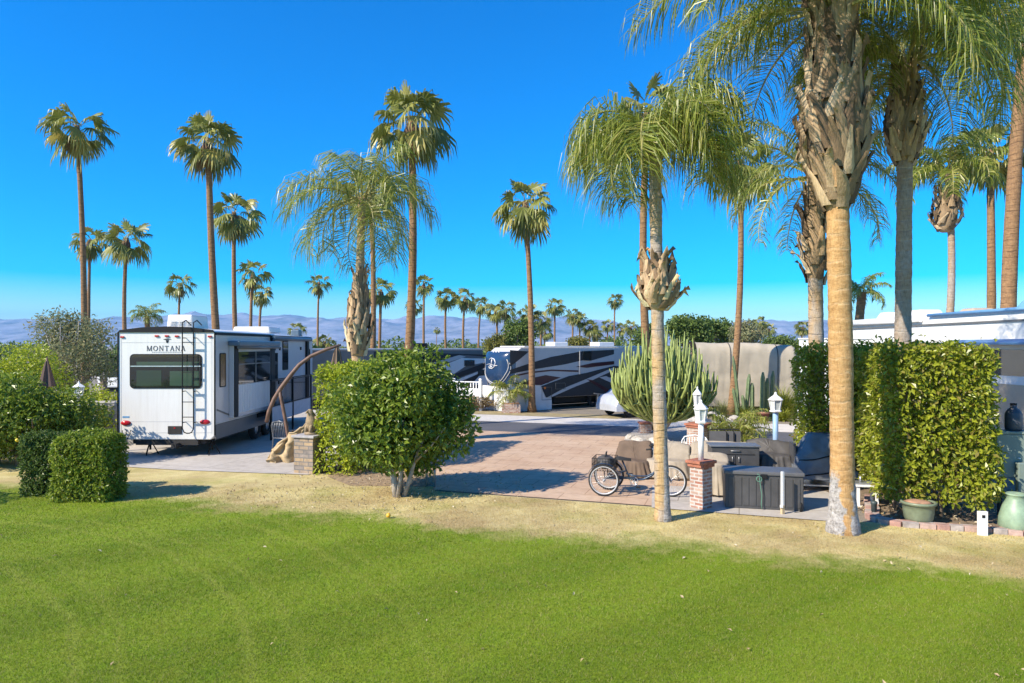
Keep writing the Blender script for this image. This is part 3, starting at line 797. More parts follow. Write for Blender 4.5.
# big one at right: base (842,533)
b = gp(843, 532); Yq = b.y; top = pp(832, 10, Yq)
zf = lambda py: (H + (HZ - py) * Yq / F) / top.z
queen_palm('largest palm in front, orange trunk with grey bark foot and huge shaggy sheath', b, top, feather_crown(33, 25, 3.4, 105, 0.92, 0.022, 72, 0, 104), MT_tan, 0.20, 0.18, 0.10,
           (zf(212), zf(12), 0.19, 0.50, 0.30, 130, 0.85, 0.25, 5, 0.24), bow=0.03)
# one behind it, trunk at x=815
Yq = 17.0; b = pp(818, HZ + F * H / Yq, Yq); top = pp(814, 178, Yq)
queen_palm('feathery palm mostly hidden behind the largest palm trunk', b, top, feather_crown(44, 14, 2.5, 80, 0.62, 0.022, 75, -12, 100), MT_near, 0.19, 0.17, 0.06,
           ((H + (HZ - 285) * Yq / F) / top.z, 0.985, 0.2, 0.32, 0.18, 34, 0.7, 0.22, 9, 0.3))
# trunk at x=903 growing in the hedge
Yq = 13.6; b = pp(901, HZ + F * H / Yq, Yq); top = pp(906, 60, Yq); zf2 = lambda py: (H + (HZ - py) * Yq / F) / top.z
queen_palm('grey trunked feathery palm rising out of the tall hedge', b, top, feather_crown(55, 20, 2.6, 92, 0.95, 0.022, 72, -4, 120), MT_grey, 0.165, 0.14, 0.05,
           (zf2(166), zf2(70), 0.15, 0.31, 0.17, 80, 0.55, 0.19, 12, 0.14))
# leaning one with a ball of leaf bases at x=945
Yq = 27.0; b = pp(936, HZ + F * H / Yq, Yq); top = pp(948, 172, Yq)
queen_palm('leaning feathery palm with a round knob of leaf bases under its crown', b, top, feather_crown(66, 18, 2.3, 52, 0.7, 0.045, 75, 5, 125), MT_grey, 0.15, 0.125, 0.04,
           ((H + (HZ - 232) * Yq / F) / top.z, (H + (HZ - 190) * Yq / F) / top.z, 0.22, 0.52, 0.34, 60, 0.45, 0.22, 15, 0.12), bow=0.35)
# left one, rooted behind the hedge
Yq = 21.5; b = pp(355, HZ + F * H / Yq, Yq); top = pp(362, 198, Yq)
def sk(a): return False
queen_palm('feathery palm with a fat shaggy collar behind the light hedge', b, top, feather_crown(79, 15, 2.6, 64, 1.25, 0.026, 82, -38, 112), MT_near, 0.24, 0.12, 0.06,
           ((H + (HZ - 356) * Yq / F) / top.z, (H + (HZ - 276) * Yq / F) / top.z, 0.25, 0.36, 0.12, 64, 0.7, 0.2, 17, 0.2))
# right edge trunk whose crown is above the frame
Yq = 24.0; b = pp(1006, HZ + F * H / Yq, Yq); top = pp(1030, -10, Yq)
t = thing('fan_palm', 'tall palm trunk leaning out of the right edge of the picture', 'palm tree', b, 0, G1)
trunk_part(0.26, 0.2, top - b, t, MT_fan, 0.1, 0.4, 12, -0.2, 3)
c = link('crown', FAN[2], t); c.location = top - b; c.scale = (1.1,) * 3
# far small feather palms
FE_far = feather_crown(91, 15, 2.3, 26, 0.7, 0.07, 78, -10, 110)
for px, py, bx, Y, cs, lab in ((150, 316, 149, 62, 0.72, 'low feathery palm behind the white trailer, left of its air conditioner'), (865, 292, 851, 36, 0.62, 'low feathery palm just behind the white motorhome roof')):
    b = pp(bx, HZ + F * H / Y, Y); top = pp(px - 3, py, Y)
    queen_palm(lab, b, top, FE_far, MT_fan, 0.25, 0.22, 0.05, None, cs=cs, seg=10)

# ------------------------------------------------------------------ shrubs, hedges, trees
ML_citrus = leafmat('citrus_leaf', (0.07, 0.13, 0.016), (0.26, 0.34, 0.038), 0.40, 0.33, 0.5, (0.24, 0.28, 0.05))
ML_lime = leafmat('lime_hedge_leaf', (0.20, 0.28, 0.016), (0.46, 0.50, 0.035), 0.38, 0.4, 0.4, (0.42, 0.44, 0.06))
ML_hedge = leafmat('ficus_hedge_leaf', (0.13, 0.175, 0.015), (0.40, 0.43, 0.036), 0.42, 0.35, 0.5, (0.26, 0.20, 0.06))
ML_box = leafmat('clipped_shrub_leaf', (0.09, 0.155, 0.016), (0.30, 0.37, 0.036), 0.40, 0.4, 0.4, (0.28, 0.32, 0.06))
ML_boxd = leafmat('dark_shrub_leaf', (0.05, 0.095, 0.018), (0.13, 0.19, 0.036), 0.3, 0.45, 0.35)
ML_olive = leafmat('olive_leaf', (0.15, 0.17, 0.08), (0.31, 0.32, 0.16), 0.35, 0.5, 0.3, (0.42, 0.34, 0.17))
ML_tree = leafmat('far_tree_leaf', (0.055, 0.10, 0.026), (0.17, 0.235, 0.05), 0.32, 0.5, 0.3)
ML_oliveb = leafmat('olive_bush_leaf', (0.12, 0.12, 0.025), (0.24, 0.23, 0.05), 0.25, 0.5, 0.3)
M_bark = M('bark', (0.23, 0.17, 0.12), 0.9, var=0.4, scale=9, bmp=0.8)
M_barkp = M('pale_bark', (0.38, 0.33, 0.27), 0.9, var=0.35, scale=8, bmp=0.7)
M_fruit = M('orange_peel', (0.85, 0.42, 0.03), 0.45, var=0.1, scale=20)
M_lemon = M('lemon_peel', (0.85, 0.62, 0.05), 0.45, var=0.1, scale=20)

def branches(parent, stems, mat, name='trunk'):
    mb = MB()
    for pts, r0, r1 in stems:
        n = len(pts); mb.tube(pts, [r0 + (r1 - r0) * i / (n - 1) for i in range(n)], 8)
    return mb.build(name, mat, parent)

def rand_stems(n, h0, rad, zmin, zmax, seed, r0=0.05, wob=0.15, base=0.12):
    rr = random.Random(seed); out = []
    for i in range(n):
        a = 6.283 * i / n + rr.uniform(-.4, .4); e = rr.uniform(0.35, 0.9) * rad; z1 = rr.uniform(zmin, zmax)
        p = [Vector((math.cos(a) * base * rr.random(), math.sin(a) * base * rr.random(), -0.05))]
        for k in range(1, 6):
            t = k / 5; p.append(Vector((math.cos(a) * e * t ** 1.4 + rr.uniform(-wob, wob) * t * .6, math.sin(a) * e * t ** 1.4 + rr.uniform(-wob, wob) * t * .6, z1 * t)))
        out.append((p, r0 * rr.uniform(.8, 1.2), r0 * 0.25))
        for q in (2, 3, 4):
            d = Vector((rr.uniform(-1, 1), rr.uniform(-1, 1), rr.uniform(.2, 1))).normalized() * rad * 0.45
            out.append(([p[q], p[q] + d * .5, p[q] + d], r0 * 0.45, r0 * 0.12))
    return out

def tree(name, label, cat, loc, blobs, n, size, lm, stems, bark, group=None, aspect=0.5, shell=0.5, fruit=None, droop=0.25):
    t = thing(name, label, cat, loc, 0, group)
    P, N = blob_points(n, blobs, shell)
    k = P[:, 2] > 0.04; P, N = P[k], N[k]
    link('crown', leaves_mesh('crown', P, N, size, lm, aspect, droop=droop), t)
    if stems: branches(t, stems, bark)
    if fruit:
        fm, pts, r = fruit
        me = None
        for p in pts:
            if me is None:
                o = MB().lathe([(0.001, -r), (r * .6, -r * .8), (r, -r * .1), (r * .8, r * .6), (0.001, r)], (0, 0, 0), 10).build('fruit', fm, t, True); me = o.data
            else: o = link('fruit', me, t)
            o.location = p
    return t

# citrus tree in the middle
lc = gp(399, 497)
tree('citrus_tree', 'round glossy green citrus tree with several bare stems on the brown litter', 'tree', lc,
     crown_blobs((0.0, 0.15, 1.70), (1.42, 1.35, 1.38), 26, 0.42, 4), 19000, 0.14, ML_citrus,
     [([(-0.05, 0, -.05), (-.1, 0, .35), (-.22, .05, .8), (-.5, .2, 1.5)], .09, .03), ([(0.08, .05, -.05), (.2, .02, .3), (.32, .1, .75), (.6, .2, 1.5)], .06, .025), ([(0, .1, -.05), (.02, .12, .5), (.05, .3, 1.6)], .07, .03),
      ([(-.03, -.05, -.05), (.05, -.15, .4), (.1, -.4, 1.2)], .045, .02), ([(.3, .1, .7), (.7, -.1, 1.1), (1.0, -.3, 1.5)], .03, .01), ([(-.2, .05, .75), (-.7, -.2, 1.2), (-1.0, -.3, 1.6)], .03, .01)], M_barkp,
     fruit=(M_lemon, [(.18, -.25, .62)], 0.035), aspect=.52)

def hedge(name, label, loc, rz, size, n, leaf, lm, bark, seed, lift=0.1, cat='hedge', lump=.14, depth=.35, rnd_=.25, sprigs=0):
    t = thing(name, label, cat, loc, rz)
    P, N = hedge_points(n, (size[0], size[1], size[2] - lift), lump, depth, rnd_, seed)
    if sprigs:
        q = rng.random(len(P)) < 0.04; P[q] += N[q] * rng.uniform(0.05, sprigs, (q.sum(), 1)) + np.array([0, 0, .04])
    ni = n // 3
    Pi = np.stack([rng.uniform(-.46, .46, ni) * size[0], rng.uniform(-.46, .46, ni) * size[1], rng.uniform(0.02, .95, ni) * (size[2] - lift)], 1)
    P = np.concatenate([P, Pi]); N = np.concatenate([N, unit(rng.normal(0, 1, (ni, 3)))])
    P[:, 2] += lift
    P[:, 2] = np.maximum(P[:, 2], 0.03)
    link('foliage', leaves_mesh('foliage', P, N, leaf, lm, 0.52), t)
    rr = random.Random(seed); st = []
    for i in range(max(5, int(size[0] * size[1] * 3))):
        x = rr.uniform(-.35, .35) * size[0]; y = rr.uniform(-.4, .4) * size[1]
        p = [Vector((x, y, -.05))]
        for k in range(1, 6): p.append(Vector((x + rr.uniform(-.25, .25) * k / 2 * size[0] * .3, y + rr.uniform(-.25, .25) * k / 2 * .6, size[2] * .9 * k / 5)))
        for q in p: q.x = max(-size[0] * .42, min(size[0] * .42, q.x)); q.y = max(-size[1] * .42, min(size[1] * .42, q.y))
        st.append((p, .03, .008))
        for j in range(1, 5):
            d = Vector((rr.uniform(-1, 1) * size[0] * .3, rr.uniform(-.4, .4), rr.uniform(0, .4)))
            e = p[j] + d; e.x = max(-size[0] * .45, min(size[0] * .45, e.x)); st.append(([p[j], p[j] + d * .5, e], .012, .004))
    branches(t, st, bark, 'stems')
    return t

hedge('hedge', 'light yellow-green clipped hedge behind the round citrus tree', (-3.75, 19.0, 0), LOT, (1.1, 4.5, 2.72), 13000, 0.11, ML_lime, M_bark, 3, 0.05)
hedge('hedge', 'tall broad clipped hedge with many fine leaves beside the green pots', (8.30, 14.1, 0), LOT, (1.86, 3.9, 3.18), 25000, 0.108, ML_hedge, M_bark, 5, 0.36, depth=.4, sprigs=.16)
hedge('hedge', 'narrow upright hedge block with twiggy bare foot behind the largest palm', (7.55, 16.0, 0), LOT, (1.6, 1.3, 3.2), 7500, 0.105, ML_hedge, M_bark, 8, 0.55, depth=.45, sprigs=.15)
hedge('clipped_shrub', 'brighter boxy clipped shrub on the lawn edge, right one of two', (-8.82, 14.3, 0), R(-4), (1.25, .85, 1.40), 9000, 0.078, ML_box, M_bark, 11, 0.02, 'shrub', lump=.10)
hedge('clipped_shrub', 'darker boxy clipped shrub on the lawn edge, left one of two', (-10.0, 14.85, 0), R(-4), (.98, .85, 1.36), 7500, 0.075, ML_boxd, M_bark, 13, 0.02, 'shrub', lump=.12)

# left border, front to back
tree('citrus_bush', 'wide dense citrus bush with yellow fruit behind the clipped shrubs', 'bush', (-13.1, 18.2, 0), crown_blobs((0, 0, 1.12), (1.95, 1.5, 1.25), 22, .38, 21, .3), 14000, 0.13, ML_citrus, rand_stems(6, 0, 1.6, 1.0, 1.8, 5), M_bark,
     fruit=(M_lemon, [(-.6, -1.5, .55), (-1.0, -1.45, .7), (-1.2, -1.4, .5), (1.0, -1.5, .9), (-.2, -1.62, 1.1)], .045))
tree('citrus_bush', 'second citrus bush at the left picture edge beside the wide bush', 'bush', (-15.2, 18.6, 0), crown_blobs((0, 0, 1.0), (1.6, 1.5, 1.2), 16, .4, 22, .3), 7000, 0.13, ML_citrus, rand_stems(5, 0, 1.1, .9, 1.6, 6), M_bark)
tree('shrub', 'tall lime green shrub at the left edge behind the citrus bush', 'bush', (-16.6, 23.0, 0), crown_blobs((0, 0, 1.7), (2.0, 1.7, 1.65), 20, .4, 23, .2), 11000, 0.13, ML_lime, rand_stems(6, 0, 1.4, 1.6, 2.8, 7), M_bark)
tree('shrub', 'low loose yellow-green shrub around the lantern by the block wall', 'bush', (-14.0, 22.6, 0), crown_blobs((0, 0, .95), (1.7, 1.1, .95), 14, .42, 24, .3), 7500, 0.12, ML_lime, rand_stems(5, 0, 1.2, .8, 1.5, 8), M_bark)
tree('olive_tree', 'airy grey-green tree with open crown behind the left shrubs', 'tree', (-17.4, 27.0, 0), crown_blobs((0, 0, 3.15), (2.2, 1.9, 1.75), 26, .36, 25), 8000, 0.15, ML_olive, rand_stems(8, 0, 1.9, 3.2, 4.5, 9, .06), M_barkp, aspect=.4, shell=.8)
# off the left edge: the tree that throws the shade on the lawn corner
tree('citrus_bush', 'citrus bush beyond the left picture edge shading the lawn corner', 'bush', (-13.0, 12.9, 0), crown_blobs((0, 0, 1.0), (1.3, 1.2, 1.1), 14, .4, 28, .2), 6000, 0.10, ML_citrus, rand_stems(5, 0, 1.0, .8, 1.6, 10), M_bark)

# far trees
def far_tree(label, px, py0, py1, wpx, Y, lm, n, seed, size=.3, name='tree'):
    b = pp(px, HZ + F * H / Y, Y); zt = H + (HZ - py0) * Y / F; zb = max(H + (HZ - py1) * Y / F, .3); rx = wpx / 2 * Y / F
    return tree(name, label, 'tree', b, crown_blobs((0, 0, (zt + zb) / 2), (rx, rx, (zt - zb) / 2), 18, .4, seed), n, size, lm, rand_stems(4, 0, rx * .7, (zb + zt) / 2, zt * .85, seed, .12), M_bark, 'trees behind the trailers', aspect=.6, shell=.7)
far_tree('bright green upright tree behind the lone fan palm', 518, 318, 352, 40, 70, ML_tree, 3500, 41)
far_tree('round olive-yellow bush over the dark trailer nose', 495, 333, 356, 26, 60, ML_oliveb, 2500, 42, .2)
far_tree('dark green tree behind the top of the tall cactus', 688, 313, 350, 46, 62, ML_tree, 4200, 43)
far_tree('mid green tree between cactus and slim fan palm', 714, 318, 350, 40, 66, ML_tree, 3600, 44)
far_tree('dense green tree just left of the drooping palm collar', 645, 322, 352, 30, 74, ML_tree, 2600, 45)
far_tree('grey-green round tree right of the slim fan palm', 747, 319, 346, 36, 58, ML_olive, 3600, 46, .22)
far_tree('low green bush behind the right end of the tan cover', 785, 336, 352, 50, 70, ML_tree, 2600, 47)
far_tree('low green bush over the dark trailer rear', 578, 336, 352, 26, 66, ML_oliveb, 1600, 48, .22)
far_tree('green bush between park home and white trailer', 316, 345, 372, 30, 44, ML_tree, 2200, 49, .2)
far_tree('dark green bush left of the white trailer', 104, 350, 378, 34, 40, ML_tree, 2600, 50, .18)

def treeline():
    Vp = []; 
    xs = rng.uniform(-200, 200, 46000); Y = rng.uniform(125, 175, 46000)
    hgt = np.array([1.2 + 3.4 * max(0, noise.noise(Vector((x / 9, y / 25, 2)))+.35) + 1.2 * noise.noise(Vector((x / 2.5, y / 8, 5))) for x, y in zip(xs, Y)])
    Z = np.maximum(hgt, 0.3) * (1 - rng.random(len(xs)) ** 2 * .8)
    P = np.stack([xs, Y, Z], 1); N = unit(np.stack([rng.normal(0, .4, len(xs)), -np.abs(rng.normal(.4, .3, len(xs))), np.full(len(xs), .8)], 1))
    tag(link('treeline', leaves_mesh('treeline', P, N, .75, ML_tree, .7)), 'low line of far trees and shrubs under the mountains', kind='stuff')
treeline()

# ------------------------------------------------------------------ cactus and small plants
M_cactus = M('euphorbia_skin', (0.25, 0.30, 0.08), 0.55, var=0.35, scale=5, bmp=0.3)
M_cactus2 = M('cereus_skin', (0.12, 0.17, 0.075), 0.6, var=0.3, scale=6, bmp=0.3)
def euphorbia():
    b = gp(661, 441); t = thing('candelabra_cactus', 'huge candelabra cactus of many upright green stems behind the middle palm', 'cactus', b)
    rr = random.Random(5); mb = MB()
    for i in range(290):
        a = i * 2.39996 + rr.uniform(-.2, .2); q = math.sqrt((i + .5) / 290); r = 1.72 * q * rr.uniform(.85, 1.1)
        zt = 3.85 * (1 - 0.34 * q ** 2.2) * rr.uniform(.66, 1.04)
        ca, sa = math.cos(a), math.sin(a)
        p0 = Vector((ca * r * .15, sa * r * .15, .55 + zt * .08)); p1 = Vector((ca * r * .42, sa * r * .42, zt * .32)); p2 = Vector((ca * r * 1.06, sa * r * 1.06, zt * .56)); p3 = Vector((ca * r * .98 + rr.uniform(-.1, .1), sa * r * .98 + rr.uniform(-.1, .1), zt))
        pts = []
        for k in range(9):
            u = k / 8; v = 1 - u
            pts.append(p0 * v ** 3 + p1 * 3 * v * v * u + p2 * 3 * v * u * u + p3 * u ** 3 + Vector((noise.noise(Vector((i * 1.7, u * 3, 0))), noise.noise(Vector((i * 1.7, u * 3, 7))), 0)) * .16 * u)
        rd = rr.uniform(.034, .05)
        mb.tube(pts, [rd * .8] + [rd * (1 + .12 * (-1) ** k) for k in range(1, 8)] + [rd * .35], 5)
        for _ in range(rr.choice((1, 1, 2, 2, 3))):  # side arms
            k = rr.choice((3, 4, 5, 6)); p = pts[k]; o = Vector((rr.uniform(-1, 1), rr.uniform(-1, 1), .2)).normalized() * .22
            mb.tube([p, p + o, p + o * 1.25 + Vector((0, 0, .25)), p + o * 1.3 + Vector((0, 0, rr.uniform(.4, .8)))], [rd * .8, rd * .9, rd * .9, rd * .3], 5)
    mb.build('stems', M_cactus, t)
    m2 = MB(); m2.tube([(0, 0, -.05), (0, 0, .3), (.03, 0, .7), (.05, .02, 1.1)], [.22, .17, .15, .1], 10)
    for i in range(7):
        a = i * .9; m2.tube([(0, 0, .3), (math.cos(a) * .3, math.sin(a) * .3, .7), (math.cos(a) * .75, math.sin(a) * .75, 1.25)], [.12, .09, .06], 8)
    m2.build('trunk', M_barkp, t)
euphorbia()

def columnar():
    b = gp(757, 419); t = thing('columnar_cactus', 'cluster of tall thin columnar cactus stems in front of the tan cover', 'cactus', b)
    s = b.y / F
    for dx, top, lean, r in ((-17, 356, -6, .07), (-10, 374, 3, .09), (-4, 383, 0, .1), (4, 372, 1, .1), (9, 378, 2, .1), (15, 371, 2, .09), (-20, 388, -5, .08), (-13, 395, -2, .08)):
        h = (419 - top) * s; mb = MB(); n = 8
        pts = [((dx + lean * (k / n) ** 1.5) * s, 0.15 * math.sin(dx), h * k / n - (.04 if k == 0 else 0)) for k in range(n + 1)]
        fr_ = frames(pts); vs = []
        for i, (p, tt, a, bb) in enumerate(fr_):
            rr_ = r * (1 if i < n else .4)
            for k in range(12):
                an = 6.283 * k / 12; q = rr_ * (1 if k % 2 else .74); vs.append(p + a * math.cos(an) * q + bb * math.sin(an) * q)
        fs = [(i * 12 + k, i * 12 + (k + 1) % 12, (i + 1) * 12 + (k + 1) % 12, (i + 1) * 12 + k) for i in range(n) for k in range(12)] + [tuple(n * 12 + k for k in range(12))]
        mb.add(vs, fs); mb.build('stem', M_cactus2, t)
columnar()

ML_grass = leafmat('ornamental_grass', (0.13, 0.16, 0.05), (0.30, 0.31, 0.12), .3, .5, .3)
ML_yel = leafmat('yellow_fern_leaf', (0.17, 0.21, 0.025), (0.34, 0.36, 0.05), .3, .45, .4)
def rosette(n, L, wid, seed, droop=60, emin=10, emax=85):
    rr = random.Random(seed); V = []; Fc = []
    for i in range(n):
        a = rr.uniform(0, 6.283); e0 = R(rr.uniform(emin, emax)); l = L * rr.uniform(.6, 1.1); p = Vector((rr.gauss(0, .05 * L), rr.gauss(0, .05 * L), 0)); k0 = len(V); w_ = wid * rr.uniform(.7, 1.2)
        s = Vector((-math.sin(a), math.cos(a), 0)) * w_
        for k in range(5):
            q = k / 4; e = e0 - R(droop) * q ** 1.4; d = Vector((math.cos(a) * math.cos(e), math.sin(a) * math.cos(e), math.sin(e)))
            ws = s * (1 - q * .9); V.extend((p - ws, p + ws)); p = p + d * l / 4
        for k in range(4): Fc.append((k0 + 2 * k, k0 + 2 * k + 1, k0 + 2 * k + 3, k0 + 2 * k + 2))
    return np.array([tuple(v) for v in V]), np.array(Fc)
def tuft(name, label, loc, n, L, wid, seed, mat, cat='plant', **k):
    V, Fc = rosette(n, L, wid, seed, **k)
    o = link(name, np_mesh(name, V, Fc, mat)); o.location = loc
    return tag(o, label, cat)
tuft('ornamental_grass', 'pale tuft of ornamental grass at the foot of the slim fan palm', gp(722, 417), 500, .95, .014, 1, ML_grass)
tuft('ornamental_grass', 'smaller pale grass tuft left of the columnar cactus', gp(741, 415), 260, .7, .014, 2, ML_grass)
tuft('fern_bush', 'bushy yellow-green feathery shrub left of the white shed', gp(784, 417), 1100, 1.75, .02, 3, ML_yel, 'shrub', droop=75)
tuft('fern_bush', 'low yellow leafy plant at the foot of the feathery shrub', gp(783, 421), 260, .6, .045, 4, ML_yel, 'shrub', droop=60)
tuft('agave', 'low lime green succulent among the gravel bed stones', gp(741, 417.5) + Vector((-.1, -.7, 0)), 120, .85, .04, 5, ML_yel)
# pygmy date palm behind the chairs and the potted one across the street
def small_palm(name, label, b, me, th, r, cs, group=None):
    t = thing(name, label, 'small palm', b, 0, group); trunk_part(r, r * .9, (0, 0, th), t, MT_grey, .03, .1, 10)
    c = link('crown', me, t); c.location = (0, 0, th); c.scale = (cs,) * 3
    return t
ML_pyg = None
small_palm('pygmy_palm', 'bushy little feather palm behind the stacked folding chairs', gp(735, 449), feather_crown(101, 34, 1.15, 30, .34, .022, 80, 0, 95), .45, .09, 1.0)
small_palm('pygmy_palm', 'small feather palm in a square brick planter across the street', gp(511, 412) + Vector((0, 0, .45)), feather_crown(103, 24, 1.0, 24, .34, .03, 75, -10, 80), .55, .12, 1.0)

# ------------------------------------------------------------------ trailers
def gelcoat():
    m, nt, b = new_mat('white_gelcoat'); v = coords(nt)
    st = noise_n(nt, mapping(nt, v, scale=(7, 7, .5)), 1.4, 5, 0.7); bl = noise_n(nt, v, .9, 5, 0.6)
    c = mixc(nt, ramp(nt, st, [(0.45, 0.0), (0.75, 0.45)]), (0.74, 0.73, 0.70), (0.56, 0.53, 0.48))
    c = mixc(nt, ramp(nt, bl, [(0.4, 0.0), (0.7, 0.35)]), c, (0.65, 0.635, 0.60))
    nt.links.new(c, b.inputs['Base Color']); b.inputs['Roughness'].default_value = 0.3
    return m
M_white = gelcoat()
M_white2 = M('dull_white', (0.72, 0.71, 0.69), 0.5, var=0.06, scale=2)
M_vinyl = M('white_vinyl', (0.78, 0.78, 0.77), 0.45, var=0.04, scale=3)
M_side = M('shade_grey_side', (0.52, 0.525, 0.545), 0.25, var=0.06, scale=1.2)  # white trailer side, its shade put into a greyer colour
M_midgrey = M('mid_grey_paint', (0.13, 0.128, 0.125), 0.4, var=0.08, scale=2)
M_black = M('black_metal', (0.012, 0.012, 0.013), 0.6, var=0.2, spec=.25)
M_rubber = M('tyre_rubber', (0.02, 0.02, 0.021), 0.85, var=0.2)
M_under = M('dark_underside', (0.025, 0.024, 0.023), 0.85, var=0.3)
M_glass = M('tinted_glass', (0.012, 0.016, 0.017), 0.04, var=0.1, spec=0.9)
M_red = M('red_lens', (0.42, 0.012, 0.02), 0.2, var=0.1)
M_silver = M('silver_paint', (0.48, 0.47, 0.455), 0.5, var=0.05, spec=.3)
M_dark = M('charcoal_paint', (0.043, 0.042, 0.042), 0.5, var=0.1, spec=.2)
M_maroon = M('maroon_paint', (0.055, 0.014, 0.017), 0.28, var=0.1)
M_navy = M('navy_cap', (0.018, 0.045, 0.105), 0.22, var=0.1)
M_steel = M('galvanised_steel', (0.42, 0.42, 0.43), 0.4, metal=0.7, var=0.15)
M_alu = M('bright_aluminium', (0.62, 0.62, 0.63), 0.3, metal=0.8, var=0.1)
M_blueshade = M('blue_awning_cloth', (0.13, 0.30, 0.52), 0.5, var=0.1)
M_tanp = M('tan_panel', (0.46, 0.37, 0.27), 0.5, var=0.06)
M_slate = M('slate_blue_awning', (0.10, 0.15, 0.20), 0.4, var=0.1)

def window_mat(name, a, b_, bands):
    """dark pane with blinds behind: blinds are bands of the pane's own colour"""
    m, nt, b = new_mat(name)
    v = coords(nt); s = nt.nodes.new('ShaderNodeSeparateXYZ'); nt.links.new(v, s.inputs[0])
    f = math_(nt, 'FRACT', math_(nt, 'MULTIPLY', s.outputs[2], bands))
    c = mixc(nt, ramp(nt, f, [(0.4, 0.0), (0.55, 1.0)]), a, b_)
    nt.links.new(c, b.inputs['Base Color']); b.inputs['Roughness'].default_value = 0.06; b.inputs['Specular IOR Level'].default_value = 0.7
    return m
M_blind = window_mat('window_with_blinds', (0.035, 0.065, 0.045), (0.055, 0.095, 0.068), 30)
M_blind2 = window_mat('window_lower_blinds', (0.025, 0.045, 0.034), (0.035, 0.06, 0.045), 30)

def rrect(cx, cz, w, h, r, n=4):
    pts = []
    for (sx, sz, a0) in ((1, 1, 0), (-1, 1, 90), (-1, -1, 180), (1, -1, 270)):
        for k in range(n + 1):
            a = R(a0 + 90 * k / n); pts.append((cx + sx * (w / 2 - r) + r * math.cos(a), cz + sz * (h / 2 - r) + r * math.sin(a)))
    return pts

def stroke_text(mb, text, x, z, hgt, wid, gap, y, t, m=0):
    """serif capitals from polygons standing in the x-z plane, facing -y"""
    S = 0.16; T = 0.085                                  # stem and hairline, of the height
    def bar(x0, z0, x1, z1, w):
        d = Vector((x1 - x0, z1 - z0)); d.normalize(); nx, nz = -d.y * w / 2, d.x * w / 2
        q = [(x0 + nx, z0 + nz), (x0 - nx, z0 - nz), (x1 - nx, z1 - nz), (x1 + nx, z1 + nz)]
        mb.prism([(px_, y, pz_) for px_, pz_ in q], (0, -1, 0), t, m)
    for ch in text:
        h, w = hgt, wid * {'M': 1.25, 'O': 1.15, 'N': 1.05}.get(ch, 1.0)
        s, l = S * h, T * h
        def serif(cx, z_, ww=.26): bar(x + cx - ww * h / 2, z + z_, x + cx + ww * h / 2, z + z_, l * .7)
        if ch == 'M':
            bar(x + .08 * w, z, x + .08 * w, z + h, l); bar(x + .92 * w, z, x + .92 * w, z + h, s); bar(x + .08 * w, z + h, x + .5 * w, z, s); bar(x + .92 * w, z + h, x + .5 * w, z, l); serif(.08 * w, 0); serif(.92 * w, 0)
        elif ch == 'N':
            bar(x + .1 * w, z, x + .1 * w, z + h, l); bar(x + .9 * w, z, x + .9 * w, z + h, l); bar(x + .1 * w, z + h, x + .9 * w, z, s); serif(.1 * w, 0); serif(.9 * w, h)
        elif ch == 'T':
            bar(x + .5 * w, z, x + .5 * w, z + h, s); bar(x + .05 * w, z + h - l / 2, x + .95 * w, z + h - l / 2, l); serif(.5 * w, 0, .36); bar(x + .07 * w, z + h, x + .07 * w, z + h * .8, l * .7); bar(x + .93 * w, z + h, x + .93 * w, z + h * .8, l * .7)
        elif ch == 'A':
            bar(x + .08 * w, z, x + .5 * w, z + h, l); bar(x + .92 * w, z, x + .5 * w, z + h, s); bar(x + .25 * w, z + h * .35, x + .75 * w, z + h * .35, l * .8); serif(.08 * w, 0); serif(.92 * w, 0)
        elif ch == 'O':
            n = 20
            for k in range(n):
                a0, a1 = 6.2832 * k / n, 6.2832 * (k + 1) / n
                th = l + (s - l) * abs(math.cos((a0 + a1) / 2))
                bar(x + w * (.5 + .45 * math.cos(a0)), z + h * (.5 + .46 * math.sin(a0)), x + w * (.5 + .45 * math.cos(a1)), z + h * (.5 + .46 * math.sin(a1)), th)
        x += w + gap
    return x

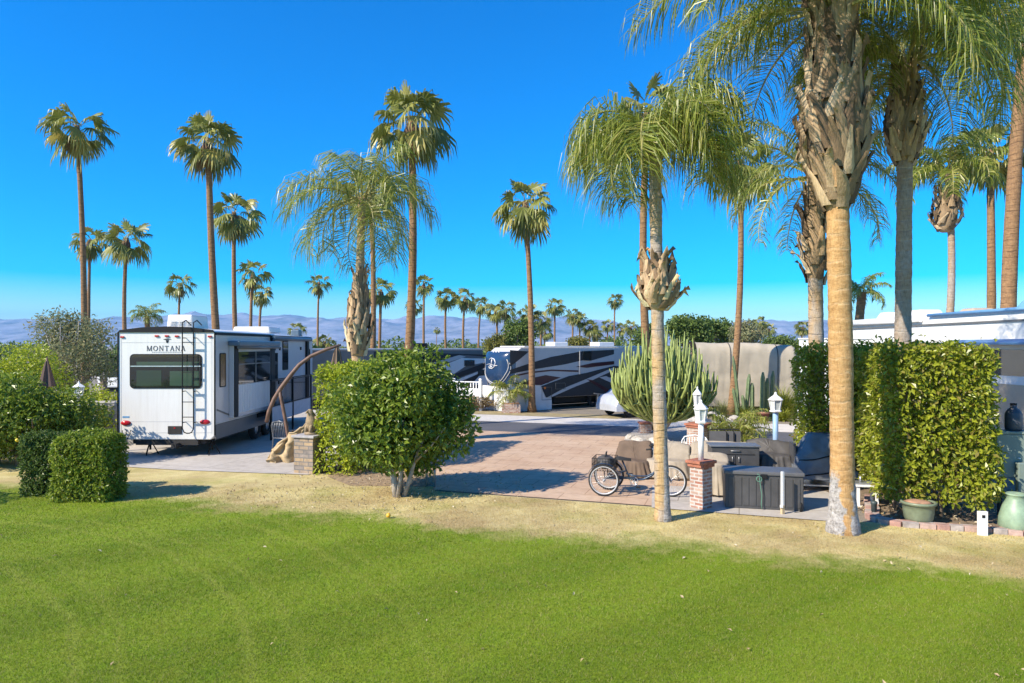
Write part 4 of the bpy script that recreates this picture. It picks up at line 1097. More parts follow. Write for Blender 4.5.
def fifth_wheel():
    XL, XR, Y0 = -11.36, -8.57, 19.7
    cx = (XL + XR) / 2
    t = thing('travel_trailer', 'white fifth wheel trailer with black rear ladder and wide rear window', 'trailer', (cx, Y0, 0))
    hw = (XR - XL) / 2
    def rp(px, py): p = pp(px, py, Y0); return p.x - cx, p.z
    Ln = 9.6
    prof = [(-hw, .62), (-hw + .12, .5), (hw - .12, .5), (hw, .62), (hw, 3.58), (hw - .05, 3.64), (.7, 3.72), (0, 3.745), (-.7, 3.72), (-hw + .05, 3.64), (-hw, 3.58)]
    mb = MB(); mb.prism([(x, 0, z) for x, z in prof], (0, 1, 0), 5.0)
    mb.build('body', M_white, t, bev=.02)
    mb = MB(); mb.prism([(x * (1 if x < 0 else .998), 5.0, min(z, 3.60)) for x, z in prof], (0, 1, 0), Ln - 5.0)
    mb.build('front_body', M_white, t, bev=.02)
    # side panel greyed to put its shade into the colour, with lower band, 4 mm proud of the wall
    sy = lambda px: F * XR / (px - CX) - Y0
    sz = lambda px, py: H + (HZ - py) / F * (sy(px) + Y0)
    x1 = hw
    mb = MB(); mb.b2((x1 + .001, .03, .95), (x1 + .012, Ln - .02, 3.5)); mb.build('shade_grey_panel', M_side, t)
    mb = MB(); mb.b2((x1 + .001, .03, .50), (x1 + .014, Ln - .02, .93)); mb.build('lower_side_band', M_midgrey, t)
    
    for a_, b_ in (((x1 + .015, .1, 1.35), (x1 + .015, .95, 1.12)), ((x1 + .015, 4.6, 1.9), (x1 + .015, 8.6, 1.7))): MB().bar(a_, b_, .012, .05).build('side_stripe', M_midgrey, t)
    # roof sheet, its edge trims
    mb = MB(); mb.prism([(x, -.03, z + .012) for x, z in prof[4:]] , (0, 1, 0), .05)
    mb.tube([(x, -.01, z) for x, z in prof[3:] + [prof[0]]], .022, 6, 0)
    mb.build('rear_trim', M_black, t)
    mb = MB(); mb.b2((x1 - .02, .03, 3.52), (x1 + .03, 4.5, 3.60)); mb.b2((x1 - .02, 4.5, 3.42), (x1 + .06, Ln - .3, 3.58)); mb.build('roof_edge', M_black, t)
    # rear window
    (wx0, wz0), (wx1, wz1) = rp(130, 388.5), rp(202, 354)
    wc, wzc, ww, wh = (wx0 + wx1) / 2, (wz0 + wz1) / 2, wx1 - wx0, wz1 - wz0
    f = MB().prism([(a, -.016, b) for a, b in rrect(wc, wzc, ww, wh, .12)], (0, 1, 0), .02).build('rear_window', M_black, t)
    MB().prism([(a, -.022, b) for a, b in rrect(wc, wzc, ww - .07, wh - .07, .09)], (0, 1, 0), .008).build('pane', M_glass, f)
    zm = rp(0, 366.2)[1]
    MB().b2((wx0 + .2, -.026, zm + .03), (wx1 - .08, -.023, wz1 - .22)).build('blind', M_blind, f)
    MB().b2((wx0 + .2, -.026, wz0 + .08), (wc - .12, -.023, zm - .12)).build('blind', M_blind2, f)
    MB().b2((wc + .12, -.026, wz0 + .08), (wx1 - .08, -.023, zm - .14)).build('blind', M_blind, f)
    MB().b2((wx0 + .03, -.032, zm - .015), (wx1 - .03, -.02, zm + .015)).build('glazing_bar', M_alu, f)
    # marker lamps, tail lamps, plate
    for px, py in ((122.5, 337), (157, 336), (167, 336), (177, 336.3), (210, 336.5)):
        x, z = rp(px, py); MB().box((x, -.018, z), (.11, .04, .05)).build('marker_lamp', M_red, t, bev=.012)
    for px, py in ((126, 423), (205, 422)):
        x, z = rp(px, py); o = MB().lathe([(.001, .0), (.12, .0), (.11, .03), (.05, .045), (.001, .046)], (0, 0, 0), 20).build('tail_lamp', M_red, t)
        o.location = (x, 0, z); o.rotation_euler = (R(90), 0, 0); o.scale = (1.25, .62, 1)
    x, z = rp(175, 430); MB().box((x, -.012, z), (.40, .024, .23)).build('number_plate_bracket', M_under, t, bev=.01)
    mb = MB(); mb.box((x, -.027, z + .06), (.04, .008, .04)); mb.build('plate_lamp', M_red, t)
    # lettering and badge
    x0, zb = rp(147, 350.8); x2, zt = rp(185, 345.8)
    mb = MB(); hh = zt - zb; n = 7; gap = .045; wid = ((x2 - x0) - 6 * gap) / (1.25 + 1.15 + 1.05 + 1 + 1 + 1.05 + 1)
    stroke_text(mb, 'MONTANA', x0, zb, hh, wid, gap, -.002, .006)
    mb.build('lettering', M('badge_grey', (.10, .10, .115), .4), t)
    x0, zb = rp(152, 352.6)
    mb = MB()
    for k in range(18): mb.b2((x0 + k * .05, -.006, zb), (x0 + k * .05 + .032, -.002, zb + .028))
    mb.build('small_lettering', M('badge_light_grey', (.42, .42, .43), .4), t)
    x, z = rp(167.3, 341.2)
    mb = MB(); mb.prism([(x - .12, -.002, z + .05), (x - .03, -.002, z + .075), (x + .03, -.002, z + .075), (x + .12, -.002, z + .05), (x, -.002, z + .045)], (0, -1, 0), .008)
    mb.prism([(x - .045, -.002, z + .03), (x + .045, -.002, z + .03), (x + .02, -.002, z - .05), (x - .02, -.002, z - .05)], (0, -1, 0), .008); mb.build('badge', M_black, t)
    x, z = rp(126, 417); MB().b2((x - .1, -.005, z - .025), (x + .1, -.001, z + .025)).build('sticker', M_blueshade, t)
    mb = MB()                                  # moulded seam round the rear panel and along its foot
    for sx in (-1, 1): mb.b2((sx * (hw - .09) - .006, -.004, .66), (sx * (hw - .09) + .006, .0, 3.5))
    for z_ in (.70, 1.02, 3.30): mb.b2((-hw + .09, -.0045, z_ - .006), (hw - .09, .0, z_ + .006))
    mb.build('panel_seam', M('seam_grey', (.52, .52, .52), .5), t)
    # ladder
    xa, xb = rp(185.2, 0)[0], rp(196.2, 0)[0]; z0, z1 = rp(0, 432.5)[1], rp(0, 329)[1]
    mb = MB(); o = -.17
    zc = z0 + .14
    mb.tube([(xa, .35, z1 + .12), (xa, .05, z1 + .25), (xa, o, z1 + .18), (xa, o, z1), (xa, o, zc), (xa + .05, o, z0 + .03), (xa + .12, o, z0), (xb - .12, o, z0), (xb - .05, o, z0 + .03), (xb, o, zc), (xb, o, z1), (xb, o, z1 + .18), (xb, .05, z1 + .25), (xb, .35, z1 + .12)], .017, 8)
    lad = mb.build('ladder', M_black, t)
    for py in (342.3, 357, 372, 387, 401.5, 416.5):
        z = rp(0, py)[1]; MB().bar((xa, o, z), (xb, o, z), .045, .02).build('rung', M_black, lad)
    for py in (338, 391, 422):
        z = rp(0, py)[1]
        for x in (xa, xb): MB().tube([(x, o, z), (x + .02, -.01, z + .0)], .013, 6).build('standoff', M_black, lad)
    # roof gear
    def roofbox(px0, px1, ptop, Y, dep, name, mat):
        a = pp(px0, ptop, Y); b = pp(px1, ptop, Y); zb_ = 3.70
        return MB().box(((a.x + b.x) / 2 - cx, Y - Y0 + dep / 2, (a.z + zb_) / 2), (b.x - a.x, dep, a.z - zb_), top=.93).build(name, mat, t, bev=.05)
    ac = roofbox(166, 192.5, 314.5, 20.7, 1.15, 'air_conditioner', M_white)
    mb = MB(); a = pp(169, 318, 20.68)
    for i in range(3):
        for k in range(5): mb.b2((a.x - cx + i * .25, .965, a.z - .08 - k * .045), (a.x - cx + i * .25 + .2, .995, a.z - .08 - k * .045 + .014))
    mb.build('grille', M('grille_grey', (.45, .45, .45), .6), ac)
    roofbox(232, 270, 326.5, 26.0, 1.3, 'roof_pod', M_white2)
    MB().box((1.0, 8.7, 3.74), (.35, .4, .26)).build('roof_vent', M_slate, t, bev=.04)
    # side: slim window, slide-out with awning, pillars, door, windows
    def swin(pxa, pxb, pya, pyb, name, mat=M_glass, pr=.02):
        ya, yb = sy(pxa), sy(pxb); za, zb_ = sz((pxa + pxb) / 2, pyb), sz((pxa + pxb) / 2, pya)
        fo = MB().prism([(x1 + .012, a, b) for a, b in rrect((ya + yb) / 2, (za + zb_) / 2, yb - ya, zb_ - za, .05)], (1, 0, 0), pr).build(name, M_black, t)
        MB().prism([(x1 + .012 + pr, a, b) for a, b in rrect((ya + yb) / 2, (za + zb_) / 2, yb - ya - .06, zb_ - za - .06, .04)], (1, 0, 0), .006).build('pane', mat, fo)
        return fo
    swin(219, 225, 353, 387, 'side_window', M('tan_reflection_glass', (.16, .09, .04), .1))  # tan reflection put into the pane's colour
    ya, yb = sy(228.5), sy(269.5); px_ = x1 + .16
    so = MB().b2((x1 + .012, ya, 1.02), (px_, yb, 3.36)).build('slide_out', M_side, t, bev=.015)
    for p in (228.5, 265.5):
        y_ = sy(p); MB().b2((px_ - .005, y_ + .02, 1.04), (px_ + .03, y_ + (.28 if p < 240 else .42), 3.2)).build('pillar', M_black, so)
    yw0, yw1 = sy(233), sy(265)
    fr_ = MB().b2((px_, yw0, 2.02), (px_ + .015, yw1, 3.02)).build('slide_window', M_glass, so)
    mb = MB(); mb.b2((px_ + .015, yw0 + 1.35, 2.02), (px_ + .03, yw0 + 1.42, 3.02)); mb.b2((px_ + .015, yw0, 2.62), (px_ + .024, yw1, 2.65)); mb.build('glazing_bar', M_midgrey, fr_)
    mb = MB()
    k = yw0 + .05
    while k < yw1 - .1: mb.b2((px_, k, 1.14), (px_ + .018, k + .1, 1.99)); k += .135
    mb.build('lower_slats', M_vinyl, so)
    MB().b2((px_, yw0, 1.12), (px_ + .008, yw1, 2.0)).build('lower_panel', M_side, so)
    aw = MB().b2((x1 + .02, ya - .1, 3.2), (px_ + .22, yb + .05, 3.36)).build('awning_case', M_slate, so, bev=.04)
    MB().tube([(px_ + .17, ya - .05, 3.16), (px_ + .17, yb, 3.16)], .055, 10).build('awning_roller', M_midgrey, so)
    mb = MB(); y_ = sy(277.2); ydo = sy(271.2)
    do = MB().b2((x1 + .012, ydo, .95), (x1 + .03, ydo + .72, 3.12)).build('door', M_side, t, bev=.02)
    MB().b2((x1 + .03, ydo + .12, 1.95), (x1 + .036, ydo + .60, 2.95)).build('door_window', M_glass, do)
    MB().b2((x1 + .03, ydo + .62, 1.8), (x1 + .06, ydo + .67, 1.95)).build('handle', M_black, do)
    swin(282, 287.5, 341, 370, 'side_window')
    swin(306.3, 309.5, 349, 375, 'side_window')
    MB().b2((x1 + .012, sy(269.8), .95), (x1 + .10, sy(269.8) + .22, 3.5)).build('awning_arm', M_black, t)
    MB().b2((x1 + .012, sy(305), .95), (x1 + .10, sy(305) + .25, 3.5)).build('awning_arm', M_black, t)
    MB().tube([(x1 + .12, sy(270), 3.47), (x1 + .12, sy(308), 3.47)], .075, 10).build('awning_roller', M_slate, t)
    for p in (274, 279, 300):
        MB().box((x1 + .03, sy(p), 3.1), (.05, .08, .12)).build('side_lamp', M_under, t)
    # chassis and wheels
    mb = MB(); mb.b2((-1.05, .15, .36), (1.05, Ln - .3, .5)); mb.b2((-.9, .02, .34), (.9, .14, .5)); mb.build('chassis', M_under, t)
    for yy in (3.7, 4.75):
        for sx in (-1, 1):
            wh_ = MB().torus((0, 0, 0), (1, 0, 0), .27, .11, 28, 10).build('wheel', M_rubber, t); wh_.location = (sx * 1.14, yy, .38)
            MB().lathe([(.001, -.06), (.19, -.06), (.2, .0), (.19, .06), (.08, .08), (.001, .08)], (0, 0, 0), 20).build('rim', M_steel, wh_).rotation_euler = (0, R(90), 0)
    MB().b2((hw - .02, 3.2, .80), (hw + .05, 5.3, .93)).build('wheel_arch', M_black, t)
    for px in (144, 207):
        j = MB(); x = rp(px, 0)[0]; y_ = .35
        for k in range(3):
            a = k * 2.094 + .5; j.tube([(x, y_, .45), (x + .22 * math.cos(a), y_ + .22 * math.sin(a), .012)], .016, 6)
        j.tube([(x, y_, .16), (x, y_, .5)], .03, 8); j.build('stabiliser_jack', M_black, t)
    MB().box((.3, .05, .34), (.14, .5, .14)).build('hitch_tube', M_under, t)
    mb = MB(); a = rp(124, 437)
    for k in range(3): mb.tube([(a[0] + k * .1 - .1, -.02, a[1] - .05), (a[0] + k * .1, -.09, a[1] + .07), (a[0] + k * .12 - .02, -.05, a[1] + .2)], .01, 6)
    mb.build('hook', M_black, t)
fifth_wheel()

# iron railing by the trailer
t = thing('patio_railing', 'black iron picket railing on a low panel beside the white trailer', 'railing', (-8.12, 23.0, 0))
mb = MB(); mb.b2((-.03, 0, .62), (.0, 4.6, 1.12)); mb.build('base_panel', M('grey_blue_panel', (.38, .42, .48), .5), t)
mb = MB()
for z in (1.16, 2.0, 2.05): mb.bar((.0, 0, z), (.0, 4.6, z), .035, .035)
for k in range(36): mb.bar((0, .06 + k * .13, 1.14), (0, .06 + k * .13, 2.0), .018)
mb.build('rail', M_black, t)
for y in (.02, 2.3, 4.58): MB().box((0, y, 1.03), (.06, .06, 2.06)).build('post', M_black, t)

def side_kit(p0, b):
    ax = Vector((math.cos(b), math.sin(b), 0)); nn = Vector((math.sin(b), -math.cos(b), 0)); p0 = Vector(p0)
    def U(px, py):
        q = ray_plane(px, py, p0, nn) - p0; return q.dot(ax), q.z
    return U

def dark_trailer():
    b = R(33); A = Vector((0.15, 33.0, 0))
    t = thing('travel_trailer', 'dark swoosh-painted fifth wheel with rounded navy nose across the street', 'trailer', A, b)   # local x along the side, -y faces the street
    U = side_kit(A, b); W = 2.45
    zz = lambda l, ox, oy, sc: [U(ox + x / sc, oy + y / sc) for x, y in l]
    def zr(l): return zz(l, 510, 335, 7.31)
    TOP = 3.14; LN = 10.2
    ub = U(549, 372)[0]
    prof = [(-.02, 1.42), (.05, 2.9), (.35, TOP - .02), (1.0, TOP), (LN, TOP - .03), (LN, .62), (ub + .45, .62), (ub, 1.36)]
    MB().prism([(u, 0, z) for u, z in prof], (0, 1, 0), W).build('body', M_silver, t, bev=.04)
    MB().b2((.6, .1, TOP), (LN - .1, W - .1, TOP + .06)).build('roof', M_white2, t, bev=.02)
    layers = [(M_dark, [(0, 110), (140, 120), (80, 170), (0, 232)]), (M_dark, [(0, 255), (150, 205), (300, 160), (530, 118), (760, 108), (760, 140), (590, 188), (535, 184), (400, 215), (150, 255), (0, 285)]),
              (M_maroon, [(0, 300), (150, 268), (300, 252), (500, 258), (500, 270), (300, 264), (150, 280), (0, 312)]), (M_maroon, [(65, 362), (180, 310), (260, 293), (370, 310), (230, 366)]),
              (M_maroon, [(480, 232), (600, 205), (760, 190), (760, 214), (560, 240)]), (M_dark, [(228, 374), (430, 300), (560, 276), (760, 225), (900, 240), (900, 440), (640, 448), (400, 478), (262, 482)]),
              (M_silver, [(270, 475), (400, 385), (560, 320), (760, 235), (760, 255), (600, 330), (480, 375), (300, 470)]), (M_maroon, [(556, 322), (600, 330), (750, 412), (705, 418)]), (M_silver, [(650, 310), (700, 300), (860, 370), (820, 385)])]
    mb = MB(); mats = []
    for i, (mt, poly) in enumerate(layers):
        if mt not in mats: mats.append(mt)
        q = zr(poly); q = [(u, min(max(z, .64), TOP - .06)) for u, z in q]
        k = len(mb.v); d = -.004 * (i + 1)
        mb.prism([(u, 0.002, z) for u, z in q], (0, -1, 0), -d, mats.index(mt))
    mb.build('side_graphics', mats, t)
    u0, z1 = U(510 + 535 / 7.31, 335 + 118 / 7.31); u1, z0 = U(510 + 590 / 7.31, 335 + 185 / 7.31)
    MB().b2((u0, -.06, z0), (u1, 0.0, min(z1, 3.05))).build('window', M_glass, t)
    for q in ((230, 380, 300, 475), (330, 350, 400, 395)):
        a = U(510 + q[0] / 7.31, 335 + q[3] / 7.31); c = U(510 + q[2] / 7.31, 335 + q[1] / 7.31)
        mb = MB()
        for e in ((a, (a[0], c[1])), ((a[0], c[1]), c), (c, (c[0], a[1])), ((c[0], a[1]), a)): mb.bar((e[0][0], -.045, e[0][1]), (e[1][0], -.045, e[1][1]), .012, .02)
        mb.build('hatch', M_midgrey, t)
    for x, y in ((560, 150), (515, 210)):
        u, z = U(510 + 505 / 7.31, 335 + y / 7.31)
    MB().bar((U(579.5, 352)[0], -.03, 2.95), (U(579.5, 352)[0], -.03, 1.75), .03).build('awning_arm', M_silver, t)
    u, z = U(544.5, 388); MB().box((u, -.045, z), (.1, .02, .1)).build('side_lamp', M('orange_lens', (.7, .2, .03), .3), t)
    # rounded front cap
    nv, nz = 18, 18; V = []; 
    def cap(v, q):                         # v across 0..1, q up 0..1
        z = 1.22 + q * 1.98
        bl = .62 * (1 - abs(2 * v - 1) ** 2.6) ** .55 * (1 - max(0, (q - .62) / .38) ** 2.4 * .9) * (.62 + .38 * min(1, q / .3))
        zz_ = z - .32 * max(0, (q - .8) / .2) ** 2
        return Vector((.04 - bl, W * v, zz_))
    for j in range(nz + 1):
        for i in range(nv + 1): V.append(cap(i / nv, j / nz))
    Fq = [(j * (nv + 1) + i, j * (nv + 1) + i + 1, (j + 1) * (nv + 1) + i + 1, (j + 1) * (nv + 1) + i) for j in range(nz) for i in range(nv)]
    mb = MB(); mb.add(V, Fq, 0, True)
    mb.add([V[0], V[nv], (.3, W, 1.4), (.3, 0, 1.4)], [(0, 1, 2, 3)]); mb.add([V[-1], V[-1 - nv], (.4, 0, 3.12), (.4, W, 3.12)], [(0, 1, 2, 3)])
    cp = mb.build('front_cap', M_navy, t)
    mb = MB(); mb.tube([cap(.5 + .44 * math.cos(a), .52 + .45 * math.sin(a)) + Vector((-.015, 0, 0)) for a in [R(160 + 220 * k / 26) for k in range(27)]], .022, 6)
    mb.tube([cap(.5 + .47 * math.cos(a), .47 + .45 * math.sin(a)) + Vector((-.015, 0, 0)) for a in [R(165 + 210 * k / 26) for k in range(27)]], .016, 6); mb.build('trim_line', M_silver, cp)
    # script D emblem
    D = [(-.55, .75), (-.2, 1.0), (.35, .85), (.62, .3), (.45, -.45), (0, -.85), (-.55, -.8), (-.75, -.55), (-.45, -.4), (0, -.6)]
    D2 = [(-.05, .8), (-.12, .2), (-.2, -.4), (-.35, -.85)]
    mb = MB()
    for line in (D, D2): mb.tube([cap(.47 - x * .19, .56 + z * .14) + Vector((-.02, 0, 0)) for x, z in line], .026, 6)
    mb.tube([cap(.47 - x * .19, .56 + z * .14) + Vector((-.02, 0, 0)) for x, z in ((-1.3, -.25), (-.6, -.05), (.4, -.3), (.95, -.3))], .014, 6)
    mb.build('emblem', M('emblem_silver', (.7, .7, .7), .35, .2), cp)
    for k in range(3): MB().box(cap(.36 + k * .1, .88) + Vector((-.01, 0, 0)), (.05, .1, .05)).build('marker_lamp', M_white, cp)
    # white skirting round the nose and a dark sheet for the shade under the body
    a = U(552, 386)[0]
    MB().b2((-.30, .02, 0.02), (a, .10, 1.34)).build('skirt_panel', M_white2, t)
    MB().b2((-.38, .02, 0.02), (-.30, W, 1.20)).build('skirt_panel', M_vinyl, t)
    MB().b2((a + .5, .5, .30), (LN - .4, W - .5, .62)).build('chassis', M_under, t)
    MB().b2((a + .1, W - .12, .02), (LN, W - .05, .62)).build('underbody_shade', M_under, t)
    for u in (a + 2.9, a + 4.0):
        w_ = MB().torus((0, 0, 0), (0, 1, 0), .27, .11, 24, 8).build('wheel', M_rubber, t); w_.location = (u, .3, .38)
    for k, (u, w1) in enumerate(((3.4, .9), (6.5, 1.1))): MB().box((u, 1.2, TOP + .15), (w1, .8, .24)).build('roof_pod', M_white2, t, bev=.05)
    mb = MB(); u = U(594, 400)[0]; mb.bar((u - .25, -.3, .75), (u + .9, -.3, .62), .05); mb.bar((u, -.3, .02), (u, -.3, .7), .06); mb.bar((u + .8, -.3, .02), (u + .8, -.3, .62), .05); mb.build('step', M_alu, t)
dark_trailer()

def left_dark_trailer():
    b = R(33); A = Vector((-10.2, 33.6, 0)); t = thing('travel_trailer', 'dark grey trailer with pale diagonal swooshes behind the white fence', 'trailer', A, b)
    U = side_kit(A, b); W = 2.4; LN = 10.2; TOP = 3.02
    zr = lambda l: [U(400 + x / 7.59, 335 + y / 7.59) for x, y in l]
    MB().b2((0, 0, .55), (LN, W, TOP)).build('body', M_midgrey, t, bev=.06)
    MB().b2((.1, .1, TOP), (LN - .1, W - .1, TOP + .05)).build('roof', M_white2, t)
    mb = MB(); mats = [M_dark, M_silver, M_white]
    for i, (k, poly) in enumerate(((0, [(-200, 125), (700, 150), (700, 170), (470, 150), (270, 205), (-200, 240)]), (2, [(300, 240), (470, 175), (660, 180), (660, 205), (500, 235), (410, 295), (330, 260)]), (1, [(255, 210), (450, 152), (500, 165), (300, 228)]),
                                   (0, [(405, 300), (660, 205), (660, 245), (415, 335)]), (2, [(415, 345), (660, 250), (660, 265), (440, 360)]), (0, [(440, 368), (600, 290), (660, 285), (660, 300), (520, 380)]), (2, [(540, 375), (600, 310), (660, 305), (660, 380)]))):
        mb.prism([(u, .002, max(z, .6)) for u, z in zr(poly) if 0 <= 1], (0, -1, 0), .004 * (i + 1), k)
    mb.build('side_graphics', mats, t)
    for q in ((487, 190, 563, 235), (590, 262, 640, 302), (95, 165, 210, 200), (500, 348, 560, 362)):
        a = U(400 + q[0] / 7.59, 335 + q[3] / 7.59); c = U(400 + q[2] / 7.59, 335 + q[1] / 7.59)
        MB().b2((a[0], -.05, a[1]), (c[0], 0, c[1])).build('window', M_glass, t)
    u = U(421, 345)[0]; MB().b2((u - .35, .5, TOP + .05), (u + .65, 1.5, TOP + .34)).build('air_conditioner', M_black, t, bev=.06)
    MB().b2((.3, .3, .02), (LN - .3, W - .3, .55)).build('chassis', M_under, t)
left_dark_trailer()

def white_motorhome():
    XW = 14.8; t = thing('motorhome', 'long white motorhome showing above the tall hedge at the right', 'motorhome', (XW, 17.2, 0))    # local y runs away along its side
    L = 14.0; zt = 4.34
    prof = [(0, .55), (0, zt - .3), (.05, zt - .1), (.22, zt), (2.3, zt), (2.5, zt - .2), (2.5, .55)]
    MB().prism([(x, 0, z) for x, z in prof], (0, 1, 0), L).build('body', M_white, t, bev=.03)
    MB().b2((.3, .3, .05), (2.2, L - .3, .55)).build('chassis', M_under, t)
    MB().tube([(-.06, .4, zt - .06), (-.06, 7.0, zt - .06)], .055, 12).build('awning_roller', M_blueshade, t)
    MB().b2((-.05, .3, zt - .42), (-.012, L - .4, zt - .36)).build('gutter', M_midgrey, t)
    MB().tube([(-.08, 7.4, zt - .2), (-.08, L - .8, zt - .2)], .085, 10).build('awning_roller', M_white2, t)
    for y, w_, d_, h_, mt, nm in ((3.1, 1.0, 1.0, .24, M_blueshade, 'roof_vent'), (8.9, 1.1, .8, .24, M_white2, 'roof_pod'), (6.0, .9, .8, .14, M_tanp, 'roof_hatch'), (11.2, .9, .9, .26, M_white2, 'air_conditioner')):
        MB().box((1.0, y, zt + h_ / 2), (w_, d_, h_), top=.72).build(nm, mt, t, bev=.05)
    # slide-out with its own awning near the front of view
    so = MB().b2((-.5, .6, .95), (-.004, 4.2, 3.28)).build('slide_out', M_white2, t, bev=.03)
    MB().prism([(-.98, .5, 3.24), (-.5, .5, 3.34), (-.5, .5, 3.4), (-1.0, .5, 3.29)], (0, 1, 0), 4.4).build('slide_awning', M_blueshade, so)
    MB().b2((-.52, 1.0, 2.35), (-.505, 3.6, 3.1)).build('slide_window', M_glass, so)
    MB().b2((-.515, .62, .98), (-.505, 4.15, 2.1)).build('lower_panel', M_tanp, so)
    for y in (6.2, 9.0, 11.4): MB().b2((-.02, y, 2.5), (-.002, y + 1.2, 3.2)).build('window', M_glass, t, bev=.02)
    MB().b2((-.012, .2, 1.9), (-.002, L - .3, 2.05)).build('side_stripe', M_midgrey, t)
white_motorhome()

def covered_trailer():
    Y = 33.4; a = pp(697, 346, Y); b = pp(801, 346, Y); W = b.x - a.x
    t = thing('covered_trailer', 'trailer wrapped in a tan fabric cover behind the columnar cactus', 'trailer', (a.x, Y, 0))
    nu, nv = 90, 40; D = 2.7; V = []
    prof = []
    r = .55
    for k in range(nv + 1):
        q = k / nv
        if q < .42: prof.append((0.0, .25 + (2.85 - .25) * q / .42, 1))
        elif q < .58:
            an = (q - .42) / .16 * math.pi / 2; prof.append((r * (1 - math.cos(an)) , 2.85 + r * math.sin(an), 0))
        else: prof.append((r + (D - r) * (q - .58) / .42, 3.40 - .25 * ((q - .58) / .42) ** 3, 0))
    for i in range(nu + 1):
        u = i / nu
        for (y, z, f) in prof:
            x = u * W; sag = -.13 * u - .03 * math.sin(u * 9.0)
            wr = noise.noise(Vector((x * 2.4, z * .35, 1))) * .02 + .008 * noise.noise(Vector((x * 6, z * 1.2, 4))) + .03 * noise.noise(Vector((x * .8, z * 2.5, 9)))
            endr = .35 * max(0, (u - .93) / .07) ** 2
            V.append((x, y + wr + endr, z + (sag if z > 1.5 else 0) - (.25 * max(0, (u - .93) / .07) ** 2 if z > 2.5 else 0) + .02 * noise.noise(Vector((x * 3, y * 2, 7)))))
    n = nv + 1
    Fq = [(i * n + k, (i + 1) * n + k, (i + 1) * n + k + 1, i * n + k + 1) for i in range(nu) for k in range(nv)]
    mb = MB(); mb.add(V, Fq, 0, True); mb.add([V[nu * n + k] for k in range(n)] + [(W, D, .25)], [tuple(range(n + 1))], 0)
    cv = mb.build('cover', M('tan_cover_cloth', (0.43, 0.375, 0.285), .85, var=.12, scale=1.5, bmp=.25), t)
    mb = MB()
    for u in (.33, .78):
        i = int(u * nu); mb.tube([Vector(V[i * n + k]) + Vector((0, -.012, .012)) for k in range(0, 26)], .022, 5)
    mb.build('seam', M('seam_strap', (.07, .07, .065), .8), t)
    MB().b2((.3, .4, .02), (W - .3, D - .3, .3)).build('chassis', M_under, t)
covered_trailer()

def shed():
    Y = 24.0; a = pp(799, 338, Y); t = thing('garden_shed', 'white park shed wall between the tan cover and the hedge', 'shed', (a.x, Y, 0), R(-26))
    z = a.z
    MB().b2((0, 0, .95), (2.2, 2.4, z - .05)).build('wall', M_vinyl, t)
    MB().b2((-.03, -.04, z - .05), (2.3, 2.5, z)).build('roof_edge', M_white2, t)
    MB().b2((.02, .03, 0), (2.15, 2.35, .95)).build('base', M('shed_base', (.34, .31, .28), .8), t)
    MB().b2((.16, -.03, z - .5), (.3, -.002, z - .32)).build('wall_lamp', M_black, t)
shed()
def vinyl_fence(name, label, p0, p1, h, posts, lattice=False):
    p0 = Vector(p0); p1 = Vector(p1); d = p1 - p0; L = d.length
    t = thing(name, label, 'fence', p0, math.atan2(d.y, d.x))
    hp = h * (.72 if lattice else 1)
    MB().b2((0, -.02, .06), (L, .02, hp)).build('panel', M_vinyl, t)
    mb = MB(); mb.b2((0, -.035, hp), (L, .035, hp + .06))
    if lattice:
        mb.b2((0, -.03, h - .05), (L, .03, h)); k = .05
        while k < L: mb.b2((k, -.012, hp + .06), (k + .045, .012, h - .05)); k += .15
    mb.build('rail', M_vinyl, t)
    for k in range(posts):
        x = L * k / max(posts - 1, 1); p = MB().box((x, 0, h / 2 + .05), (.12, .12, h + .1)).build('post', M_vinyl, t)
        MB().box((x, 0, h + .12), (.15, .15, .05), top=.6).build('cap', M_vinyl, p)
    return t
vinyl_fence('vinyl_fence', 'white vinyl fence with baluster top in front of the dark grey trailer', (-5.6, 35.2, 0), (-1.55, 33.6, 0), 1.45, 4, True)
vinyl_fence('vinyl_fence', 'white vinyl fence panel below the white shed', pp(800, 445, 22.2) * Vector((1, 1, 0)) if False else Vector((9.35, 22.2, 0)), Vector((10.6, 21.9, 0)), 1.28, 2)
tree('dry_shrub', 'dry brown shrub under the white baluster fence', 'shrub', gp(478, 411), crown_blobs((0, 0, .42), (.85, .5, .42), 8, .4, 61, .3), 2500, .09, leafmat('dry_leaf', (.17, .12, .06), (.32, .24, .12), .2, .7, .2), rand_stems(4, 0, .5, .4, .7, 4), M_bark)

